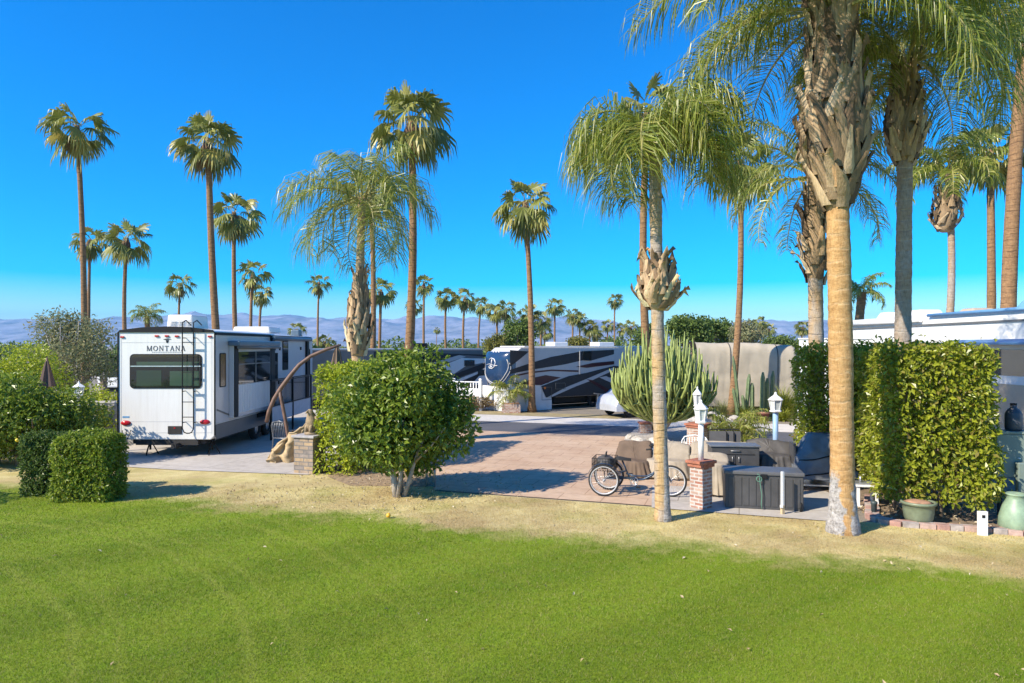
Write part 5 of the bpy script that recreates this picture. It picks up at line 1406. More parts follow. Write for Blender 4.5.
def car_cover():
    b = gp(606, 417); t = thing('covered_car', 'car under a crumpled silver cover beside the tall cactus', 'car', b, R(28))
    L, W = 4.3, 1.75; nu, nv = 60, 30; V = []
    prof = [(0, .6), (.06, .85), (.2, 1.0), (.6, 1.1), (1.1, 1.5), (1.6, 1.58), (2.9, 1.5), (3.6, 1.1), (4.1, 1.0), (4.3, .7)]
    def hz_(x):
        for (a, za), (c, zc) in zip(prof, prof[1:]):
            if x <= c: return za + (zc - za) * (x - a) / (c - a)
        return .7
    for i in range(nu + 1):
        x = L * i / nu; top = hz_(x)
        for k in range(nv + 1):
            q = k / nv * 2 - 1
            a = abs(q); yy = (W / 2) * (min(a / .55, 1)) * (1 if q > 0 else -1); z = top if a < .45 else top - (top - .30) * ((a - .45) / .55) ** 1.25
            z -= .06 * (a / .45) ** 2 if a < .45 else .06 * (1 - (a - .45) / .55)
            wr = .05 * noise.noise(Vector((x * 3, z * 1.2, q))) + .03 * noise.noise(Vector((x * 8, z * 2, 3)))
            pin = .12 * max(0, 1 - i / 5) + .12 * max(0, 1 - (nu - i) / 5)
            V.append((x, yy * (1 - pin) + (wr if a > .45 else 0) * (1 if q > 0 else -1), z + (wr * .5 if a <= .45 else 0)))
    n = nv + 1
    mb = MB(); mb.add(V, [(i * n + k, (i + 1) * n + k, (i + 1) * n + k + 1, i * n + k + 1) for i in range(nu) for k in range(nv)], 0, True)
    mb.add(V[:n], [tuple(range(n))]); mb.add(V[-n:], [tuple(range(n))])
    mb.build('cover', M('silver_cover_cloth', (.52, .54, .58), .38, .35, .12, 3, .2), t)
    for x in (.75, 3.45):
        for y in (-.72, .72):
            w_ = MB().torus((0, 0, 0), (0, 1, 0), .21, .1, 20, 8).build('wheel', M_rubber, t); w_.location = (x, y, .31)
car_cover()

# park home far behind, block wall, far trailer
t = thing('park_home', 'low white flat-roofed park home seen right of the white trailer', 'house', pp(316, 413, 44) * Vector((1, 1, 0)))
MB().b2((0, 0, 0), (2.6, 4, 2.5)).build('wall', M_vinyl, t); MB().b2((-.25, -.3, 2.5), (2.9, 4.3, 2.72)).build('roof', M_white2, t)
MB().b2((.4, -.03, 1.4), (1.0, -.002, 2.1)).build('window', M_glass, t); MB().b2((1.3, -.03, 1.4), (2.1, -.002, 2.1)).build('window', M_glass, t)
t = thing('block_wall', 'short grey concrete block wall left of the white trailer', 'wall', (-14.2, 22.0, 0))
MB().b2((0, 0, 0), (2.4, .2, 1.36)).build('wall_blocks', brick_mat('grey_blocks', (.42, .40, .37), (.36, .34, .32), (.28, .27, .26), .4, .2, .012), t); MB().b2((-.02, -.02, 1.36), (2.42, .22, 1.42)).build('coping', M('coping', (.46, .44, .42), .85), t)
t = thing('travel_trailer', 'distant white trailer glimpsed left of the white fifth wheel', 'trailer', pp(97, 400, 46) * Vector((1, 1, 0)))
MB().b2((0, 0, .4), (2.4, 6, 2.1)).build('body', M_white2, t, bev=.08); MB().b2((.5, -.02, 1.1), (1.5, -.002, 1.7)).build('window', M_glass, t); MB().b2((.2, .2, .02), (2.2, 5.8, .4)).build('chassis', M_under, t)

# ------------------------------------------------------------------ patio things
M_brickL = brick_mat('grey_tan_brick', (.50, .35, .20), (.27, .235, .22), (.20, .185, .17), .27, .10, .014)
M_brickR = brick_mat('red_white_brick', (.36, .14, .09), (.52, .37, .29), (.55, .50, .46), .20, .07, .014)
M_redbrick = M('red_brick_cap', (.34, .125, .075), .85, var=.35, scale=9, bmp=.5)
M_stone = M('grey_cap_stone', (.36, .34, .33), .85, var=.2, scale=8, bmp=.4)
M_sand = M('sand_cast_stone', (.30, .22, .13), .9, var=.35, scale=9, bmp=.6)
M_canvas = M('tan_canvas', (.42, .31, .17), .9, var=.25, scale=6, bmp=.4)
M_cover = M('beige_furniture_cover', (.34, .285, .215), .85, var=.15, scale=4, bmp=.3)
M_cover2 = M('brown_furniture_cover', (.135, .092, .062), .85, var=.2, scale=4, bmp=.3)
M_coverd = M('charcoal_grill_cover', (.075, .068, .062), .6, var=.3, scale=4, bmp=.3)
M_coverg = M('blue_grey_grill_cover', (.125, .135, .15), .5, var=.3, scale=3, bmp=.4)
M_resin = M('dark_resin', (.062, .060, .060), .55, var=.2, scale=5)
M_wood = M('stained_wood', (.16, .09, .06), .6, var=.3, scale=6, bmp=.3)

def brick_pillar(label, loc, rz, w, h, bm_, capm, two=True):
    t = thing('brick_pillar', label, 'pillar', loc, rz)
    MB().box((0, 0, h / 2), (w, w, h)).build('shaft', bm_, t, bev=.006)
    if two:
        MB().box((0, 0, h + .035), (w + .07, w + .07, .07)).build('cap', capm, t, bev=.012); MB().box((0, 0, h + .10), (w + .13, w + .13, .06)).build('cap', capm, t, bev=.012)
    else: MB().box((0, 0, h + .03), (w + .10, w + .10, .06)).build('cap', capm, t, bev=.015)
    return t
pl = gp(310, 472); 
brick_pillar('grey-tan brick pillar with stone cap beside the light hedge', pl, LOT, .56, .90, M_brickL, M_stone, False)
pr = gp(701, 508)
brick_pillar('red and white brick pillar carrying a lantern post beside the storage box', pr, R(-50), .31, .82, M_brickR, M_redbrick)
pm = gp(698, 450); pm.y += .0
brick_pillar('smaller brick pillar carrying a lantern further back by the gravel bed', pm, R(-40), .5, .70, M_brickR, M_redbrick)

# seated eagle figure on the left pillar
t = thing('statue', 'small seated stone bird figure on the grey-tan pillar', 'statue', pl + Vector((.03, 0, .96)), R(-30))
mb = MB(); mb.lathe([(.001, 0), (.17, 0), (.17, .05), (.12, .07), (.001, .07)], seg=14); mb.build('base', M_sand, t)
mb = MB(); mb.tube([(0, .02, .06), (0, .03, .2), (0, .02, .34), (0, 0, .46), (0, -.03, .54), (0, -.05, .60), (0, -.05, .64)], [.09, .15, .16, .12, .085, .08, .03], 12); mb.tube([(0, -.10, .59), (0, -.16, .57), (0, -.18, .53)], [.035, .025, .006], 8)
mb.tube([(-.08, -.09, .07), (-.08, -.08, .2), (-.07, -.02, .3)], [.05, .05, .03], 8); mb.tube([(.08, -.09, .07), (.08, -.08, .2), (.07, -.02, .3)], [.05, .05, .03], 8)
mb.build('bird_body', M_sand, t)
for s in (-1, 1):
    mb = MB(); mb.tube([(s * .12, .02, .46), (s * .17, .06, .36), (s * .17, .1, .2), (s * .1, .14, .06)], [.03, .06, .055, .015], 8); mb.build('wing', M_sand, t)

# arched stand with a tan hammock sling
def hammock():
    base = gp(288.5, 461); Y = base.y; t = thing('hammock_stand', 'tall bent pole stand with cone foot beside the white trailer', 'stand', base)
    q = lambda px, py, dy=0: pp(px, py, Y + dy) - base
    MB().tube([q(341, 345, .3), q(326, 349.5, .25), q(311, 356, .2), q(299, 365, .1), q(290, 376), q(281, 388), q(274, 399), q(269, 411), q(266.5, 422)], [.035, .045, .05, .055, .06, .06, .055, .055, .05], 10).build('arm', M_wood, t)
    MB().tube([q(279, 389), q(281.5, 400), q(285, 418), q(288, 436), q(288.5, 445)], .05, 10).build('mast', M_wood, t)
    MB().lathe([(.20, -.0), (.20, .03), (.15, .06), (.10, .3), (.075, .45), (.055, .5), (.001, .5)], (0, 0, 0.02), 16).build('foot', M_steel, t)
    # folded shade at the tip of the arm
    u = thing('parasol', 'folded tan shade hanging from the tip of the bent pole', 'parasol', base + q(337, 347, .3))
    mb = MB(); vs = []
    n = 14
    for k, (z, r) in enumerate(((.05, .02), (-.1, .09), (-.3, .13), (-.5, .18), (-.66, .22))):
        for i in range(n): a = 6.283 * i / n; rr_ = r * (1 if i % 2 else .65); vs.append((rr_ * math.cos(a), rr_ * math.sin(a), z))
    fs = [(k * n + i, k * n + (i + 1) % n, (k + 1) * n + (i + 1) % n, (k + 1) * n + i) for k in range(4) for i in range(n)]
    mb.add(vs, fs); mb.build('canopy', M_cover2, u)
    # sling of canvas dropped to the ground
    h = thing('hammock_sling', 'tan canvas sling draped from the pillar down to the ground', 'sling', gp(290, 463) + Vector((0, .2, 0)))
    b0 = h.location
    nu, nv = 36, 16; V = []
    for i in range(nu + 1):                    # crumpled canvas hung from a sloping edge
        u = i / nu; px = 275.5 + 34 * u
        ztop = pp(0, 448 - 25 * u ** .8 + (6 if u < .12 else 0), Y).z
        x0 = pp(px, 0, Y).x - b0.x
        for k in range(nv + 1):
            q_ = k / nv; z = ztop * (1 - q_) + .012 * q_
            fold = .10 * math.sin(u * 19 + 1.4 * q_ + 2 * noise.noise(Vector((u * 4, q_ * 2, 1)))) * (.35 + .65 * q_) + .13 * noise.noise(Vector((u * 6, q_ * 5, 3)))
            V.append((x0 + .10 * noise.noise(Vector((u * 5, q_ * 3, 9))) - .15 * (1 - u) * math.sin(q_ * 3.0), .22 * u - .10 + fold - .22 * q_, max(z + .05 * noise.noise(Vector((u * 9, q_ * 4, 6))), .012)))
    mb = MB(); mb.add(V, [(i * (nv + 1) + k, (i + 1) * (nv + 1) + k, (i + 1) * (nv + 1) + k + 1, i * (nv + 1) + k + 1) for i in range(nu) for k in range(nv)], 0, True)
    mb.build('cloth', M_canvas, h)
    mb = MB(); mb.tube([V[i * (nv + 1)] for i in range(0, nu + 1, 3)], .03, 7); mb.build('top_hem', M_canvas, h)
hammock()

def tubes_chair(name, label, loc, rz, mat, seatm, w=.5, h=.85):
    t = thing(name, label, 'chair', loc, rz)
    mb = MB()
    for s in (-1, 1):
        x = s * w / 2
        mb = MB(); mb.tube([(x, -.24, 0), (x, -.24, .42), (x, -.24, .62), (x, -.12, .66), (x, .18, .66), (x, .26, .62)], .016, 8); mb.build('front_leg', mat, t)
        mb = MB(); mb.tube([(x, .26, 0), (x, .2, .42), (x, .28, h - .1), (x * .8, .3, h)], .016, 8); mb.build('rear_leg', mat, t)
    mb = MB()
    for k in range(9): mb.tube([(-w / 2, -.22 + k * .05, .42), (w / 2, -.22 + k * .05, .42)], .011, 6)
    mb.tube([(-w / 2, -.24, .42), (w / 2, -.24, .42)], .016, 8); mb.tube([(-w / 2, .2, .42), (w / 2, .2, .42)], .016, 8); mb.build('seat', seatm, t)
    mb = MB()
    for k in range(9):
        x = -w / 2 + w * (k + .5) / 9; mb.tube([(x, .21, .45), (x * .9, .29, h)], .010, 6)
    mb.tube([(-w * .4, .3, h), (0, .31, h + .05), (w * .4, .3, h)], .016, 8); mb.build('backrest', seatm, t)
    return t
M_ptable = M('pewter_paint', (.22, .23, .25), .4, .5, .15)
tubes_chair('patio_chair', 'grey metal patio chair standing in the shade of the white trailer', (-6.82, 20.6, .018), R(160), M_ptable, M_ptable, .6, .9)

# lanterns on posts
M_lglass = M('lantern_glass', (.50, .53, .52), .1, var=.1, spec=.8)
def lantern_post(label, base, ptop_z, gz, post_mat, post_r=.055, s=1.0):
    t = thing('lantern_post', label, 'lamp post', base)
    MB().tube([(0, 0, 0), (0, 0, gz)], post_r, 14).build('post', post_mat, t)
    z = gz; hl = ptop_z - gz
    fr_ = MB(); fr_.lathe([(.03, 0), (.11 * s, .02), (.12 * s, .05), (.09 * s, .07)], (0, 0, z), 6, 0, False)
    for k in range(6):
        a = 6.283 * k / 6; fr_.bar((.088 * s * math.cos(a), .088 * s * math.sin(a), z + .06), (.125 * s * math.cos(a), .125 * s * math.sin(a), z + hl * .58), .016)
    fr_.lathe([(.14 * s, 0), (.15 * s, .02), (.12 * s, .04)], (0, 0, z + hl * .58), 6, 0, False)
    l = fr_.build('lantern', M_vinyl, t)
    MB().lathe([(.078 * s, .065), (.112 * s, hl * .575)], (0, 0, z), 6, 0, False).build('glass', M_lglass, l)
    MB().lathe([(.15 * s, 0), (.11 * s, hl * .10), (.05 * s, hl * .2), (.02 * s, hl * .28), (.03 * s, hl * .31), (.006, hl * .38)], (0, 0, z + hl * .6), 6, 0, False).build('roof', M_vinyl, l)
    return t
zY = lambda py, Y: H + (HZ - py) * Y / F
zc = .95
lantern_post('white lantern on a white post on top of the red and white pillar', pr + Vector((0, 0, zc)), zY(399, pr.y) - zc, zY(424, pr.y) - zc, M_vinyl)
zc = .83
lantern_post('smaller white lantern on the further brick pillar by the gravel bed', pm + Vector((-.02, 0, zc)), zY(386, pm.y) - zc, zY(407, pm.y) - zc, M_vinyl, .06)
b3 = Vector(((775.5 - CX) / F * 19.5, 19.5, 0.016))
M_bluep = M('pale_blue_post', (.26, .40, .58), .5, var=.1)
lantern_post('white lantern on a pale blue post behind the grill covers', b3, zY(392, 19.5), zY(413, 19.5), M_bluep, .075, 1.5)
lantern_post('grey lantern standing among the left shrubs', Vector((-12.75, 20.1, 0)), zY(381, 20.1), zY(396, 20.1), M_stone, .05, 1.2)
u = thing('parasol', 'closed dark brown parasol standing among the left shrubs', 'parasol', Vector(((47 - CX) / F * 21, 21, 0)))
MB().tube([(0, 0, 0), (0, 0, zY(358, 21))], .03, 8).build('pole', M_wood, u)
mb = MB(); vs = []; n = 12; zt = zY(361, 21)
for z, r in ((zt, .04), (zt - .2, .10), (zt - .5, .17), (zt - .78, .24)):
    for i in range(n): a = 6.283 * i / n; q = r * (1 if i % 2 else .65); vs.append((q * math.cos(a), q * math.sin(a), z))
mb.add(vs, [(k * n + i, k * n + (i + 1) % n, (k + 1) * n + (i + 1) % n, (k + 1) * n + i) for k in range(3) for i in range(n)]); mb.build('canopy', M('brown_canopy', (.10, .06, .045), .8), u)

# ------------------------------------------------------------------ tricycle
def tricycle():
    b = gp(602.5, 495.5); t = thing('tricycle', 'dark blue adult tricycle with rear basket parked on the driveway', 'tricycle', b + Vector((.11, .18, .018)), R(-17))
    M_fr = M('blue_black_frame', (.028, .05, .085), .3, .3, .15); r = .335
    def wheel(c, nm='wheel'):
        w_ = MB().torus((0, 0, 0), (0, 1, 0), r - .024, .024, 40, 8).build(nm, M_rubber, t); w_.location = c
        MB().torus((0, 0, 0), (0, 1, 0), r - .054, .010, 40, 6).build('rim', M_steel, w_)
        MB().torus((0, -.012, 0), (0, 1, 0), r - .046, .010, 40, 6).build('sidewall', M('grey_sidewall', (.50, .50, .50), .7), w_)
        mb = MB()
        for k in range(24):
            a = 6.283 * k / 24; mb.tube([(.02 * math.cos(a + 1.2), (-.03 if k % 2 else .03), .02 * math.sin(a + 1.2)), ((r - .06) * math.cos(a), 0, (r - .06) * math.sin(a))], .0022, 4, 0, False)
        mb.build('spokes', M_alu, w_)
        MB().lathe([(.001, -.05), (.022, -.05), (.03, -.02), (.03, .02), (.022, .05), (.001, .05)], (0, 0, 0), 12).build('hub', M_steel, w_).rotation_euler = (R(90), 0, 0)
    wheel((0, -.34, r)); wheel((0, .34, r)); wheel((1.36, 0, r))
    mb = MB(); mb.tube([(0, -.30, r), (0, .30, r)], .016, 8)
    mb.tube([(1.20, 0, .80), (1.10, 0, .62), (.98, 0, .44), (.80, 0, .34), (.60, 0, .31), (.40, 0, .36)], .022, 10)
    mb.tube([(1.17, 0, .72), (1.02, 0, .50), (.86, 0, .41), (.62, 0, .40), (.42, 0, .44)], .017, 10)
    mb.tube([(.52, 0, .30), (.40, 0, .58), (.34, 0, .72)], .018, 10)
    mb.tube([(.44, 0, .34), (.2, 0, .34), (.02, 0, .34)], .02, 8); mb.tube([(.36, -.12, .34), (0.02, -.25, .36)], .012, 8); mb.tube([(.36, .12, .34), (0.02, .25, .36)], .012, 8)
    mb.tube([(.42, -.03, .5), (.02, -.28, .38)], .010, 8); mb.tube([(.42, .03, .5), (.02, .28, .38)], .010, 8)
    mb.tube([(1.22, 0, .88), (1.19, 0, .74), (1.22, 0, .70)], .02, 8)
    for s in (-1, 1): mb.tube([(1.20, s * .05, .70), (1.26, s * .055, .52), (1.36, s * .055, r)], .012, 8)
    mb.build('frame', M_fr, t)
    mb = MB(); mb.tube([(.90, .30, 1.02), (1.02, .31, 1.04), (1.16, .18, 1.03), (1.21, 0, .98), (1.16, -.18, 1.03), (1.02, -.31, 1.04), (.90, -.30, 1.02)], .011, 8); mb.tube([(1.22, 0, .86), (1.21, 0, .99)], .013, 8); hb = mb.build('handlebar', M_alu, t)
    for s in (-1, 1): MB().tube([(1.0, s * .31, 1.035), (.88, s * .30, 1.02)], .018, 8).build('grip', M_rubber, hb)
    mb = MB(); mb.add([], []); 
    V = []
    for i, (x, w_, z) in enumerate(((.20, .05, .75), (.22, .11, .775), (.30, .12, .77), (.40, .07, .76), (.50, .03, .75), (.53, .012, .745))):
        for y, dz in ((-w_, -.05), (-w_ * .8, 0), (0, .008), (w_ * .8, 0), (w_, -.05)): V.append((x, y, z + dz + .02))
    mb.add(V, [(i * 5 + k, i * 5 + k + 1, (i + 1) * 5 + k + 1, (i + 1) * 5 + k) for i in range(5) for k in range(4)], 0, True); mb.add(V[:5], [(0, 1, 2, 3, 4)]); mb.build('saddle', M_rubber, t)
    MB().tube([(.345, 0, .70), (.34, 0, .76)], .014, 8).build('seat_post', M_alu, t)
    # rear basket of wire with a dark bag
    mb = MB(); x0, x1, y0, y1, z0, z1 = -.27, .20, -.28, .28, .52, .78
    for z in (z0, (z0 + z1) / 2, z1): mb.tube([(x0, y0, z), (x1, y0, z), (x1, y1, z), (x0, y1, z), (x0, y0, z)], .006, 5)
    for k in range(9):
        x = x0 + (x1 - x0) * k / 8
        for y in (y0, y1): mb.tube([(x, y, z0), (x, y, z1)], .004, 4)
        mb.tube([(x, y0, z0), (x, y1, z0)], .004, 4)
    for k in range(10):
        y = y0 + (y1 - y0) * k / 9
        for x in (x0, x1): mb.tube([(x, y, z0), (x, y, z1)], .004, 4)
    for y in (-.2, .2): mb.bar((0, y, r), (-.02, y, z0), .018)
    mb.build('basket', M_black, t)
    bg_ = thing('bag', 'dark crumpled bag lying in the tricycle basket', 'bag', (0, 0, 0)); 
    bg_.location = t.location + Matrix.Rotation(R(-17), 3, 'Z') @ Vector((-.02, 0, .53))
    bg_.rotation_euler = (0, 0, R(-17))
    bmh = bmesh.new(); bmesh.ops.create_icosphere(bmh, subdivisions=3, radius=1)
    for v in bmh.verts:
        d = v.co.copy(); f = 1 + .25 * noise.noise(d * 2.2) + .12 * noise.noise(d * 5); v.co = Vector((d.x * .20 * f, d.y * .24 * f, .14 + d.z * .15 * f)); v.co.z = max(v.co.z, .005)
    me = bpy.data.meshes.new('bag_body'); bmh.to_mesh(me); bmh.free(); me.materials.append(M_coverd)
    for p in me.polygons: p.use_smooth = True
    link('bag_body', me, bg_)
    MB().tube([(.0, -.1, .27), (.02, -.05, .36), (.02, .05, .36), (.0, .1, .27)], .012, 6).build('handle', M_coverd, bg_)
    # fenders, crank, chain guard
    for y in (-.34, .34):
        mb = MB(); V = []
        for k in range(13):
            a = R(20 + 140 * k / 12)
            for dy in (-.035, 0, .035): V.append(((r + .03 - abs(dy) * .3) * math.cos(a), y + dy, r + (r + .03 - abs(dy) * .3) * math.sin(a)))
        mb.add(V, [(k * 3 + j, k * 3 + j + 1, k * 3 + j + 4, k * 3 + j + 3) for k in range(12) for j in range(2)], 0, True); mb.build('mudguard', M_fr, t)
    mb = MB(); mb.torus((.60, -.06, .30), (0, 1, 0), .085, .008, 24, 6)
    for k in range(5): a = k * 1.2566; mb.tube([(.6, -.06, .3), (.6 + .085 * math.cos(a), -.06, .3 + .085 * math.sin(a))], .006, 5)
    cr = mb.build('crank', M_alu, t)
    mb = MB(); mb.tube([(.60, -.06, .30), (.70, -.09, .19)], .010, 6); mb.tube([(.60, .06, .30), (.50, .09, .41)], .010, 6); mb.tube([(.6, -.08, .3), (.6, .08, .3)], .016, 8); mb.build('crank_arm', M_alu, cr)
    for q in ((.70, -.14, .19), (.50, .14, .41)): MB().box(q, (.09, .09, .022)).build('pedal', M_black, cr)
    mb = MB(); mb.prism([(.62, -.075, .40), (.5, -.075, .385), (.1, -.075, .365), (.1, -.075, .345), (.5, -.075, .345), (.62, -.075, .36)], (0, -1, 0), .008); mb.build('chain_guard', M_fr, t)
tricycle()

# ------------------------------------------------------------------ covered furniture
def cover(label, loc, rz, size, mat, seed, top=.8, wr=.06, back=0.0, name='furniture_cover', bulge=0.0, legs=None, hem=.05, cat='cover'):
    """cloth thrown over a piece of furniture: rounded, creased and hanging to an uneven hem"""
    sx, sy, sz = size; t = thing(name, label, cat, loc, rz)
    nu, nv = 120, 30; V = []
    def rid(p): return 1 - 2 * abs(noise.noise(p))
    for j in range(nv + 1):
        q = j / nv
        for i in range(nu):
            a = 6.28318 * i / nu; c, s = math.cos(a), math.sin(a)
            n_ = 3.6; k = (abs(c) ** n_ + abs(s) ** n_) ** (-1 / n_)
            if q < .6: z = q / .6; f = 1 + (top - 1) * z + bulge * math.sin(z * math.pi)
            else: z = 1; f = top * (1 - ((q - .6) / .4))
            x, y = c * k * sx / 2 * f, s * k * sy / 2 * f
            st = max(0, min(1, (y / (sy / 2) + .25) / .7)); st = st * st * (3 - 2 * st)     # higher over the chair's back
            hloc = sz * ((1 - back) + back * st * 1.15) * (1 + .05 * noise.noise(Vector((x * 2.2, y * 2.2, seed * 1.7))))
            zz = hloc * z + (hloc * .07 * (1 - (f / max(top, .01)) ** 2) if z >= 1 else 0)
            fold = wr * (1.5 * rid(Vector((c * 3.4, s * 3.4 + zz * .25, seed))) * (1.15 - .95 * z) + .9 * rid(Vector((c * 7, s * 7 + zz * .4, seed + 4))) * (1.1 - .85 * z) + .35 * noise.noise(Vector((a * 3, zz * 3, seed + 9))))
            d = Vector((c, s, 0))
            P = Vector((x, y, 0))
            V.append(Vector((x, y, zz + wr * .3 * rid(P * 3.2 + Vector((seed, 0, 0))) * z)) + d * fold * (1 if z < 1 else .35))
            if j == 0: V[-1].z = hem + .10 * abs(noise.noise(Vector((a * 1.6, seed, 1))))
    mb = MB(); mb.add(V, [(j * nu + i, j * nu + (i + 1) % nu, (j + 1) * nu + (i + 1) % nu, (j + 1) * nu + i) for j in range(nv) for i in range(nu)], 0, True)
    mb.build('cloth', mat, t)
    return t
q = lambda px, py, z=.018: gp(px, py) + Vector((0, 0, z))
cover('brown cover over a patio chair behind the tricycle', q(636, 478) + Vector((0, .3, 0)), LOT, (.95, .95, .74), M_cover2, 1, .82, .055, .48)
cover('beige cover over a low patio seat right of the tricycle front wheel', q(672, 480) + Vector((0, .4, 0)), LOT, (1.15, .9, .70), M_cover, 2, .86, .055, .40)
cover('beige cover over furniture close behind the lantern pillar', q(716, 496) + Vector((.0, .25, 0)), LOT, (.72, .8, .78), M_cover, 3, .88, .05, .15)
cover('long low tan cover over a lounge behind the storage box', q(716, 483) + Vector((.35, .5, 0)), LOT, (1.7, .8, .78), M_cover, 7, .9, .05, .3)
cover('charcoal cover thrown over a grill behind the storage box', q(768, 486) + Vector((0.1, .2, 0)), LOT, (1.15, .75, .92), M_coverd, 4, .82, .07, .25)

# flat-topped grill cart between covers
t = thing('side_cart', 'dark grey boxy cart with drawer front just above the storage box', 'cart', q(736, 490) + Vector((0.02, .25, 0)), R(-6))
MB().b2((-.52, -.22, .50), (.52, .28, .93)).build('cabinet', M_resin, t, bev=.015); MB().b2((-.55, -.25, .93), (.55, .3, .965)).build('top', M_coverg, t, bev=.01)
for x in (-.46, .46):
    for y in (-.17, .22): MB().box((x, y, .25), (.05, .05, .5)).build('leg', M_black, t)
MB().b2((-.42, -.228, .76), (.42, -.222, .772)).build('drawer_gap', M_black, t)
MB().b2((-.004, -.228, .52), (.004, -.222, .75)).build('door_gap', M_black, t)
for x in (-.07, .07): MB().tube([(x, -.225, .60), (x, -.25, .61), (x, -.25, .71), (x, -.225, .72)], .008, 6).build('handle', M_steel, t)
MB().tube([(-.1, -.225, .85), (-.09, -.25, .85), (.09, -.25, .85), (.1, -.225, .85)], .008, 6).build('handle', M_steel, t)

def grill():
    b = q(826, 493) + Vector((0, .35, 0)); t = thing('covered_grill', 'large barbecue under a blue-grey cover with black straps, left of the orange trunk', 'barbecue', b, R(-10))
    nu, nv = 48, 22; V = []
    for j in range(nv + 1):
        z = .28 + (1.24 - .28) * j / nv; f = j / nv
        wx = .56 - .30 * max(0, (f - .45) / .55) ** 1.6 + .03 * math.sin(f * 7); wy = .40 - .18 * max(0, (f - .5) / .5) ** 2
        for i in range(nu):
            a = 6.2832 * i / nu; c, s = math.cos(a), math.sin(a); k = (abs(c) ** 4 + abs(s) ** 4) ** -.25
            fo = .04 * noise.noise(Vector((a * 2, z * 2.4, 3))) + .025 * noise.noise(Vector((a * 5, z * 5, 8)))
            V.append((c * k * wx * (1 + fo * 2) + .07 * f, s * k * wy * (1 + fo * 2), z + .03 * noise.noise(Vector((c * 2, s * 2, z * 2))) + (.05 * c if j == 0 else 0)))
    mb = MB(); mb.add(V, [(j * nu + i, j * nu + (i + 1) % nu, (j + 1) * nu + (i + 1) % nu, (j + 1) * nu + i) for j in range(nv) for i in range(nu)] + [tuple(nv * nu + i for i in range(nu))], 0, True)
    cv = mb.build('cover', M_coverg, t)
    mb = MB()
    for dz in (.42, .8):
        j = int((dz - .28) / .96 * nv); mb.tube([Vector(V[j * nu + i]) * 1.01 + Vector((0, 0, .12 * math.cos(6.28 * i / nu))) for i in list(range(nu)) + [0]], .014, 6)
    mb.build('strap', M_black, t)
    MB().b2((-.56, -.1, .55), (-.50, .3, 1.0)).build('side_shelf', M_resin, t)
    for x in (-.42, .42):
        for y in (-.24, .24):
            l = MB().box((x, y, .2), (.04, .04, .25)).build('leg', M_steel, t)
            MB().torus((x, y, .065), (0, 1, 0), .045, .018, 16, 6).build('caster', M_rubber, l)
    MB().b2((-.5, -.28, .11), (.5, .28, .14)).build('lower_shelf', M_steel, t)
grill()

# deck storage box with a green cord and an upright stake
def deck_box():
    b = gp(769, 511.5) + Vector((0, .38, .021)); t = thing('storage_box', 'long dark resin storage box with panelled front on the patio strip', 'storage box', b, R(-13))
    w_, d, h = 1.44, .62, .66
    MB().b2((-w_ / 2, -d / 2, 0), (w_ / 2, d / 2, h)).build('body', M_resin, t, bev=.012)
    mb = MB()
    n = 10
    for k in range(n): mb.b2((-w_ / 2 + .05 + k * (w_ - .1) / n + .01, -d / 2 - .012, .06), (-w_ / 2 + .05 + (k + 1) * (w_ - .1) / n - .01, -d / 2 + .002, h - .05))
    mb.build('front_planks', M_resin, t, bev=.004)
    mb = MB()
    for k in range(5): mb.b2((w_ / 2 - .002, -d / 2 + .05 + k * .12, .06), (w_ / 2 + .01, -d / 2 + .16 + k * .12, h - .05))
    mb.build('side_planks', M_resin, t)
    MB().b2((-w_ / 2 - .025, -d / 2 - .03, h), (w_ / 2 + .025, d / 2 + .02, h + .075)).build('lid', M('lid_resin', (.10, .10, .105), .45, var=.1), t, bev=.02)
    MB().b2((-.06, -d / 2 - .045, h - .06), (.06, -d / 2 - .012, h + .03)).build('latch', M_black, t, bev=.005)
    c = thing('cord', 'thin green cord hanging down the front of the storage box', 'cord', b + Vector((-.16, -.355, 0)), R(-13))
    MB().tube([(-.06, -.02, .70), (-.02, -.012, .69), (.0, .0, .5), (.03, .0, .3), (.02, .0, .12), (.03, 0, .02)], .009, 6).build('strand', M('green_cord', (.10, .22, .16), .7), c)
    MB().torus((-.02, 0, .60), (0, 1, 0), .05, .008, 16, 6).build('loop', M('green_cord_loop', (.10, .22, .16), .7), c)
deck_box()
s = thing('stake', 'white stake with pale wooden foot standing before the storage box', 'stake', gp(782.5, 515))
MB().box((0, 0, .50), (.045, .045, .64), R(20)).build('shaft', M_white2, s); MB().box((0, 0, .09), (.055, .055, .20), R(20)).build('foot', M('raw_wood', (.50, .38, .22), .8), s); MB().box((-.03, -.03, .17), (.05, .03, .05)).build('bracket', M_white2, s)
s = thing('tap_riser', 'short black pipe standing at the right end of the storage box', 'pipe', gp(801, 513)); MB().tube([(0, 0, 0), (0, 0, .19)], .022, 8).build('pipe', M_black, s); MB().tube([(0, 0, .012), (-.14, -.05, .014)], .018, 8).build('elbow', M_black, s)

